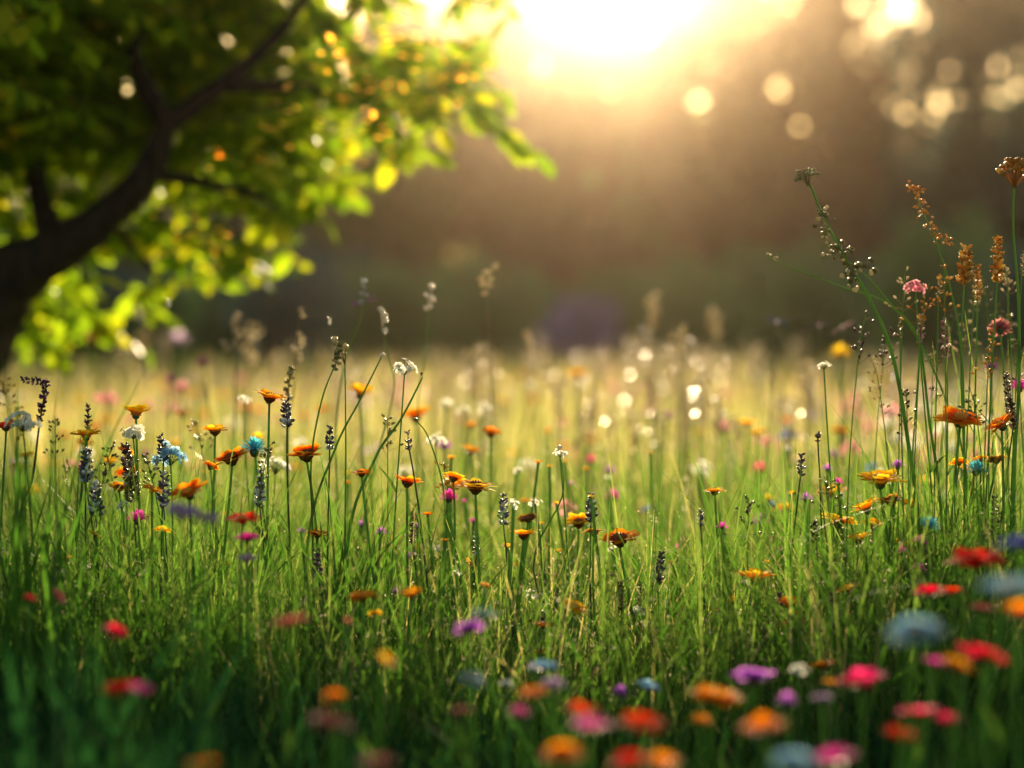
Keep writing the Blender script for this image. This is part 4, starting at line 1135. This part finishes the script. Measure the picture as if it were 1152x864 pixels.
for (px, pt, pb, lb) in ((1012, 372, 640, 'thin green stem left in the tall stand on the right'), (1056, 330, 620, 'thin green stem in the middle of the tall stand on the right'),
                         (1096, 330, 600, 'thin green stem between the golden spikes'), (1112, 400, 640, 'thin green stem below the dusky thistle'), (1150, 300, 620, 'thin green stem at the right edge')):
    sx = random.uniform(-14, 14)
    t, o_ = path_plant('seed_head_plant', [(px + sx, pb), (px + sx * .6, (pt + pb) / 2), (px, pt)], 2.66, lb, 'wildflower', 'tall stems on the right', .0012)
    m = MB(); spike_part(m, 26 * K26, 3.4 * K26, 7, 4, .3, .5, P(px, pt, 2.66) - t.location - Vector((0, 0, .01)), (0.05, 0, 1)); m.build('seed_spike', M['spike_olive'], t)
# fine tangled seed stalks, most of them at the right
STK = [(972, 352), (985, 405), (998, 372), (1018, 300), (1042, 318), (1050, 392), (1062, 300), (1072, 352), (1090, 342), (1108, 318), (1116, 372), (1132, 300), (1138, 352), (1149, 392), (1020, 440), (1096, 440),
       (6, 430), (18, 458), (62, 470), (80, 520), (122, 500), (168, 512), (222, 470), (300, 500), (436, 470), (500, 520), (604, 600), (716, 622), (770, 600), (842, 560), (868, 600), (930, 540)]
for i, (px, py) in enumerate(STK):
    d = random.uniform(2.5, 2.95); sx = random.uniform(-22, 22)
    t, o_ = path_plant('seed_stalk', [(px + sx, 700), (px + sx * .8, py + (700 - py) * .5), (px + sx * .2, py + 30), (px - sx * .25, py)], d, 'fine branching seed stalk tangled among the taller stems', 'wildflower', 'fine seed stalks among the flowers', .0009)
    m = MB(); kd = d / FPX; L_ = random.uniform(34, 70)
    for k in range(random.randint(14, 24)):
        u = random.random(); c0 = P(px - sx * .25 + u * sx * .6, py + u * L_, d) - t.location
        v = Vector((random.gauss(0, 1), random.gauss(0, .7), random.uniform(.2, 1.4))) * (3 + 7 * u) * kd
        m.tube([c0, c0 + v * .6 + Vector((0, 0, -.001)), c0 + v], .00028, 3, t=.2, cap=False)
        m.blob(c0 + v, (1.5 * kd, 1.5 * kd, 2.5 * kd), ax=v, seg=5, rings=4, t=random.uniform(.2, 1), jit=.1)
    m.build('seeds', M[random.choice(('spike_gold', 'spike_olive', 'spike_olive', 'spike_brown', 'seed_pale'))], t)
# wispy leaves of the right stand
for i, (px, py, wd) in enumerate(((1060, 330, .05), (1125, 300, .05), (1085, 380, .06), (1025, 420, .06), (1148, 360, .05))):
    tussock(px, py, 2.7 + .03 * i, 16, .02, ('wispy grass tuft left among the golden spikes', 'wispy grass tuft right among the golden spikes', 'wispy grass tuft below the golden spikes',
            'wispy grass tuft near the foot of the tallest umbel stem', 'wispy grass tuft at the right edge beside the thistle')[i], 'grass', .0028, .35, 60 + i, (.4, .9), None, .6)

# bent purple salvia at the left
t, o_ = path_plant('salvia', [(20, 610), (36, 540), (44, 480), (52, 432)], 2.5, 'dark purple salvia with a bent tip at the left edge', 'wildflower', None, .0018, 'stem_dark')
m = MB(); b0 = t.location; q0 = P(45, 472, 2.5) - b0; q1 = P(52, 430, 2.5) - b0; q2 = P(26, 427, 2.5) - b0
spike_part(m, (q1 - q0).length, 5 * 2.5 / FPX, 10, 6, .1, .1, q0, q1 - q0); spike_part(m, (q2 - q1).length, 5 * 2.5 / FPX, 6, 6, .1, .3, q1, q2 - q1)
m.build('flower_spike', M['spike_purple'], t)

# curved stems with knobbly seed heads in the left middle
def seed_head_plant(px_path, d, label, knobs, mat='seed_pale', group='tall seed heads', size=6, stem='stem', r=.0013, name='seed_head_plant'):
    t, o = path_plant(name, px_path, d, label, 'seed head', group, r, stem)
    m = MB(); b = t.location
    for (px, py, s) in knobs:
        c = P(px, py, d) - b + Vector((0, random.gauss(0, .004), 0)); R = s * d / FPX * .5
        m.blob(c, (R, R, R * .7), ax=Vector((random.gauss(0, .25), random.gauss(0, .25), 1)), seg=8, rings=6, t=random.uniform(.3, 1), jit=.08)
        near = min(o, key=lambda p: (p - c).length)
        m.tube([near, near.lerp(c, .5) + Vector((0, 0, .001)), c], .0005, 4, t=.2)
        for k in range(4):
            v = Vector((random.uniform(-1, 1), random.uniform(-1, 1), random.uniform(-.6, .8))).normalized()
            m.petal(c + v * R * .7, v, v.cross(Vector((0, .3, 1))), R * .9, R * .6, shape=(1, .8, .1), notch=False, t0=.6, t1=1)
    m.build('seed_head', M[mat], t)
    return t
def knobs(x, y0, y1, n, s, j=3):
    return [(x + random.uniform(-j, j), y0 + (y1 - y0) * i / max(1, n - 1), s * random.uniform(.7, 1.2)) for i in range(n)]
seed_head_plant([(352, 620), (350, 520), (362, 450), (378, 408), (386, 385)], 2.6, 'dark knobbly seed head on a curved stem left of centre', knobs(381, 382, 415, 11, 7, 6), 'spike_olive', stem='stem')
seed_head_plant([(388, 640), (389, 500), (388, 410)], 2.6, 'straight stem meeting the dark knobbly seed head', knobs(386, 386, 402, 5, 6, 4), 'spike_olive', stem='stem')
seed_head_plant([(345, 620), (375, 510), (405, 450), (429, 402)], 2.6, 'long smooth stem with one small white bud curving to the right', [(430, 399, 6)], 'seed_white', stem='stem', r=.0016)
seed_head_plant([(405, 630), (420, 530), (443, 440), (436, 400), (430, 368)], 2.95, 'arching stem with four pale beads on one side', [(430, 350, 7), (433, 354, 7), (434, 360, 7), (433, 371, 7), (428, 347, 6)], 'seed_white')
seed_head_plant([(440, 640), (475, 560), (470, 460), (478, 400), (483, 345)], 3.1, 'stem with a loose head of cream beads left of centre', [(486, 323, 8), (479, 331, 6), (487, 337, 7), (485, 334, 6), (480, 347, 7), (484, 345, 6)], 'seed_white', size=7)
seed_head_plant([(380, 600), (378, 480), (390, 400), (406, 360), (408, 330)], 3.0, 'seed head with purple petals below it', [(410, 316, 8), (409, 323, 6), (407, 330, 7), (412, 332, 6), (406, 340, 7)], 'seed_white')
hp = SC.collection.objects[-1].parent
pm = MB()
for (px, py, dx, dz) in ((408, 341, -1, .05), (410, 338, 1, .45), (409, 340, .8, .1), (408, 341, -.7, -.15)):
    pm.petal(P(px, py, 3.0) - hp.location, (dx, .1, dz), (.1, 1, .1), .020, .012, shape=(.4, .9, 1, .3), notch=False)
pm.build('petals', M['p_violet'], hp)
seed_head_plant([(552, 640), (556, 500), (550, 380), (547, 318)], 3.4, 'tall stem in the middle topped by tan beads', [(548, 306, 9), (541, 314, 8), (552, 314, 7), (543, 320, 8), (550, 321, 8), (557, 300, 8), (545, 330, 8)], 'seed_pale', stem='stem_pale')
seed_head_plant([(264, 640), (264, 500), (265, 400), (266, 355)], 3.5, 'thick straight stem with a tan seed spike on the left', knobs(265, 355, 388, 8, 8, 4) + [(255, 392, 12), (251, 385, 9)], 'seed_pale', stem='stem_pale', r=.002)
seed_head_plant([(322, 520), (330, 440), (333, 395), (337, 355)], 3.2, 'seed head of tan scales above the highest orange daisy', knobs(336, 375, 410, 7, 8, 5) + [(339, 348, 8), (341, 356, 6)], 'seed_pale', stem='stem_pale')
seed_head_plant([(324, 560), (324, 470), (325, 432)], 2.8, 'brown bracted seed head right above the dark spike', knobs(325, 415, 448, 8, 7, 4), 'spike_olive', stem='stem_pale')
seed_head_plant([(160, 560), (158, 460), (157, 380)], 5.5, 'soft tan seed head under the hanging bright leaves', knobs(157, 372, 396, 9, 9, 9), 'seed_pale', stem='stem_pale', r=.002)
seed_head_plant([(735, 560), (735, 450), (734, 345)], 5.0, 'soft cream seed head right of centre', knobs(735, 332, 368, 8, 11, 4), 'seed_pale', stem='stem_pale', r=.002)
seed_head_plant([(806, 560), (806, 450), (805, 365)], 5.5, 'soft cream seed head left of the blue and violet petals', knobs(805, 352, 376, 5, 11, 3), 'seed_pale', stem='stem_pale', r=.002)
seed_head_plant([(390, 620), (420, 520), (452, 470), (475, 425)], 2.64, 'curved blade like stem left of the white cluster, pointing right', [(474, 420, 4)], 'spike_olive', stem='stem', r=.002)
seed_head_plant([(470, 760), (495, 660), (500, 560), (483, 495), (470, 475)], 2.6, 'thin stem bending back to the left in the centre left', [(468, 472, 6)], 'spike_olive', stem='stem')
seed_head_plant([(640, 760), (600, 640), (632, 560), (632, 520)], 2.6, 'thin stem beside the small white central cluster', [(630, 503, 6)], 'seed_white', stem='stem')
seed_head_plant([(925, 700), (924, 590), (920, 490)], 2.6, 'tall straight brown stem left of the largest right daisy', [(920, 489, 7)], 'spike_brown', stem='stem_dark')
seed_head_plant([(560, 650), (582, 560), (590, 470), (595, 400)], 4.2, 'soft pale grass head right of the tall tan beads', knobs(595, 375, 400, 5, 7, 4), 'seed_pale', stem='stem_pale')

# strangely bright small petals held above the meadow line
def petal_flower(px, py, d, pal, dirs, L, label):
    t, h = flower_root('slender_flower', px, py, d, label, 'wildflower', 'slender petalled flowers above the meadow line')
    add_stem(t, h, r=.0012, mat='stem_pale')
    m = MB()
    for dx, dz in dirs: m.petal(h, (dx, .15, dz), (.05, 1, 0), L, L * .35, shape=(.4, .9, 1, .3), notch=False)
    m.build('petals', M['p_' + pal], t)
    c = MB(); c.blob(h, L * .18, seg=8, rings=5, t=.8); c.build('flower_centre', M['seed_white'], t)
petal_flower(874, 362, 3.6, 'blue', ((-1, .15), (1, -.2), (-.6, .3), (.7, .25)), .020, 'blue slender flower above the meadow line, left of the violet ones')
petal_flower(922, 366, 3.6, 'violet', ((-1, -.1), (.8, .15), (.3, .6)), .016, 'small violet slender flower between the blue and the pink violet one')
petal_flower(948, 368, 3.6, 'magenta', ((1, .55), (-1, -.55), (.9, .4)), .022, 'pink violet slender flower with one long tilted petal')

# drifting thistledown
for (px, py, w, d, lb) in ((190, 342, 9, 3.1, 'white drifting seed below the bright hanging leaves'), (371, 362, 7, 2.9, 'small white drifting seed left of the four bead stem'), (1004, 425, 12, 2.9, 'white drifting petal beside the tall umbel stem')):
    R = w * d / FPX * .5
    t = thing('drifting_seed', P(px, py, d), lb, 'seed', 'seeds drifting in the air')
    m = MB(); m.blob((0, 0, 0), (R * .55, R * .4, R), seg=8, rings=6, t=.8); m.build('seed', M['seed_white'], t)
    m = MB()
    for k in range(10):
        an = k * .628; m.tube([(0, 0, R * .8), (math.cos(an) * R * .8, math.sin(an) * R * .8, R * 1.5)], R * .02, 3, t=1)
    m.build('down', M['seed_white'], t)

# ------------------------------------------------------------------ soft flowers of the middle and far meadow
CNT = 0
def soft_flower(px, py, d, R, pal, kind, label, name, group):
    hd = P(px, py, d)
    base = Vector((hd.x + random.gauss(0, .03), hd.y, 0))
    t = thing(name, base, label, 'wildflower', group)
    h = hd - base
    add_stem(t, h, r=.0016 + .0002 * d, mat='stem_pale' if kind == 'seed' else 'stem')
    tl = (random.gauss(0, .12), random.gauss(0, .12))
    if kind == 'daisy': parts = head_daisy(R, pal, 'c_dark' if pal in ('golden', 'orange') else 'c_yellow', 13, 2, .36, .28)
    elif kind == 'pom': parts = head_pompom(R, pal, 40, .8)
    else: parts = head_cluster(R, pal, 9)
    place_head(t, h, parts, tl, random.uniform(0, 6))
MAN = [  # placed by eye
 (650, 422, 4.6, .030, 'yellow', 'daisy', 'broad soft yellow flower right of the tall tan beads'), (945, 400, 4.2, .026, 'yellow', 'pom', 'soft yellow flower below the pink violet slender flower'),
 (205, 468, 3.6, .018, 'orange', 'daisy', 'soft orange flower behind the yellow daisy on the left'), (120, 452, 4.4, .03, 'pink', 'cluster', 'soft pink cluster behind the bright yellow daisy on the left'),
 (205, 438, 4.2, .022, 'pink', 'pom', 'soft pink pompom behind the left daisies'), (229, 410, 4.0, .018, 'purple', 'pom', 'dark purple pompom near the meadow line on the left'),
 (192, 428, 4.0, .014, 'purple', 'pom', 'small dark purple pompom lower left of the other one'), (105, 383, 5.0, .035, 'salmon', 'pom', 'soft salmon bloom below the hanging leaves at the left'),
 (200, 385, 6.0, .04, 'lilac', 'pom', 'soft lilac bloom at the meadow line left'), (665, 519, 3.7, .014, 'hot_pink', 'pom', 'soft pink pompom right of the small white central cluster'),
 (855, 530, 3.6, .018, 'hot_pink', 'pom', 'soft hot pink pompom left of the small dark spike'), (815, 483, 4.2, .022, 'pink', 'pom', 'soft pink bloom right of centre'),
 (886, 493, 4.2, .022, 'blue', 'cluster', 'soft blue cluster left of the right group'), (862, 497, 4.0, .022, 'pink', 'cluster', 'soft pink cluster left of the soft blue one'),
 (937, 513, 3.8, .013, 'violet', 'pom', 'soft violet pompom above the right group'), (981, 527, 3.4, .014, 'blue', 'cluster', 'soft blue cluster above the largest right daisy'),
 (945, 487, 4.0, .022, 'golden', 'daisy', 'soft golden flower above the right group'), (886, 475, 4.3, .018, 'orange', 'daisy', 'soft orange flower above the soft blue cluster'),
 (868, 571, 3.2, .014, 'blue', 'pom', 'soft deep blue pompom beside yellow flowers'), (864, 562, 3.2, .012, 'yellow', 'pom', 'soft yellow pompom touching the deep blue one'),
 (884, 574, 3.1, .018, 'amber', 'daisy', 'soft amber flower right of the deep blue pompom'), (854, 590, 3.2, .014, 'violet', 'pom', 'soft violet pompom under the deep blue one'),
 (728, 575, 3.3, .011, 'blue', 'pom', 'small soft blue pompom right of the dark central spike'), (686, 531, 3.6, .013, 'violet', 'pom', 'soft violet pompom above the right dark central spike'),
 (637, 573, 3.2, .020, 'pink', 'cluster', 'soft pink cluster left of the right dark central spike'), (590, 564, 3.1, .009, 'orange', 'daisy', 'small soft orange flower right of the dark central spike'),
 (530, 480, 3.6, .016, 'amber', 'daisy', 'soft amber flower behind the curved stems'), (617, 486, 3.8, .010, 'orange', 'pom', 'small soft orange pompom above the white central cluster'),
 (502, 455, 3.7, .015, 'white', 'cluster', 'bright soft white cluster, upper left of three'), (521, 462, 3.7, .015, 'white', 'cluster', 'bright soft white cluster, middle of three'),
 (545, 460, 3.7, .014, 'white', 'cluster', 'bright soft white cluster, right of three'), (290, 495, 3.0, .014, 'yellow', 'pom', 'soft yellow pompom behind the teal cornflower'),
 (895, 520, 3.9, .014, 'pink', 'pom', 'soft pale pink pompom behind the small dark spike'), (1003, 465, 3.5, .018, 'pink', 'cluster', 'soft pink cluster left of the large deep orange daisy'),
]
for (px, py, d, R, pal, kind, lb) in MAN:
    soft_flower(px, py, d, R, pal, kind, lb, {'daisy': 'daisy', 'pom': 'pompom_flower', 'cluster': 'flower_cluster'}[kind], 'soft flowers behind the focus')
SETS = [  # palette, kind, count, name, radius
 ('pink', 'cluster', 50, 'pink_wildflower', .019), ('magenta', 'pom', 24, 'magenta_wildflower', .014), ('white', 'cluster', 120, 'white_wildflower', .016),
 ('orange', 'daisy', 44, 'orange_wildflower', .017), ('yellow', 'daisy', 80, 'yellow_wildflower', .016), ('violet', 'pom', 44, 'violet_wildflower', .014),
 ('lilac', 'cluster', 22, 'lilac_wildflower', .019), ('blue', 'pom', 14, 'blue_wildflower', .012), ('purple', 'pom', 12, 'dark_wildflower', .012)]
for pal, kind, cnt, nm, R in SETS:
    drifts = [(random.uniform(0, 1152), 3.4 + 7 * random.random()) for _ in range(5)]
    word = {'purple': 'dark purple', 'pom': ''}.get(pal, pal)
    for i in range(cnt):
        d = 3.0 + 10 * random.random() ** 1.5
        z = random.uniform(.30, .45)
        px = random.uniform(-40, 1190)
        if random.random() < .65:
            px, d = random.choice(drifts); px += random.gauss(0, 260 / d); d = max(2.9, d + random.gauss(0, .5))
        py = 385 + (CAM_H - z) * FPX / d
        if py > 560: continue
        soft_flower(px, py, d, R * random.uniform(.8, 1.25) * (1 + d * .05), pal, kind, 'blurred %s wildflower in the soft meadow behind the focused flowers' % word, nm, 'blurred %s flowers in the meadow behind' % word)

# small blossoms between the larger flowers in and just behind the focus
for pal, kind, cnt, nm in (('yellow', 'daisy', 34, 'yellow_wildflower'), ('amber', 'daisy', 16, 'orange_wildflower'), ('white', 'cluster', 22, 'white_wildflower'), ('violet', 'pom', 14, 'violet_wildflower'), ('magenta', 'pom', 10, 'magenta_wildflower')):
    for i in range(cnt):
        d = random.uniform(2.5, 3.3); px = random.choice((random.uniform(0, 1150), random.gauss(960, 90), random.gauss(520, 130)))
        z = random.uniform(.26, .43)
        soft_flower(px, 385 + (CAM_H - z) * FPX / d, d, random.uniform(.005, .010), pal, kind, 'very small %s blossom low among the grass blades' % ('orange' if pal == 'amber' else pal), nm, 'very small %s blossoms among the grass' % ('orange' if pal == 'amber' else pal))

# pale glinting seed heads standing up along the meadow line
HS = []
for v in range(5):
    m = MB()
    for i in range(14):
        u = i / 13
        c = Vector((random.gauss(0, .007), random.gauss(0, .007), -.07 * (1 - u)))
        an = random.uniform(0, 6.28)
        d = Vector((math.cos(an), math.sin(an), random.gauss(0.1, .4)))
        m.petal(c, d, (-math.sin(an), math.cos(an), random.gauss(0, .3)), .016, .010, curve=0, shape=(.5, 1, .9, .4), fold=.0, notch=False, t0=.4, t1=1)
        m.blob(c, (.004, .004, .006), seg=6, rings=4, t=.8)
    HS.append(m.mesh('seed_head', M['seed_pale']))
for i in range(230):
    d = 4.2 + 12 * random.random() ** 1.3
    px = random.choice((random.uniform(-20, 1180), random.gauss(690, 170)))
    z = random.uniform(.42, .585) if random.random() < .9 else random.uniform(.60, .67)
    hd = P(px, 385, d); hd.z = z
    t = thing('pale_seed_plant', (hd.x, hd.y, 0), 'pale glinting seed head blurred along the meadow line', 'seed head', 'pale seed heads along the meadow line')
    add_stem(t, (0, 0, z - .01), r=.002, mat='stem_pale')
    br = MB()  # added flakes, laid nearly flat so they flash as blurred discs
    for j in range(random.choice((2, 3, 4, 5))):
        an = random.uniform(0, 6.28); s_ = .0048 * (1 + d * .10)
        br.petal((random.gauss(0, .012), random.gauss(0, .01), z - random.uniform(0, .05)), (math.cos(an), math.sin(an), random.gauss(0, .14)), (-math.sin(an), math.cos(an), random.gauss(0, .14)), s_ * 2, s_ * 1.6, curve=0, shape=(.6, 1, 1, .6), fold=0, notch=False, t1=1)
    br.build('glint_flake', M['glint_flake'], t)
    o = link('seed_head', HS[i % 5], t); o.location = (0, 0, z); o.rotation_euler = (random.gauss(0, .06), random.gauss(0, .06), random.uniform(0, 6)); o.scale = (1 + d * .05,) * 3
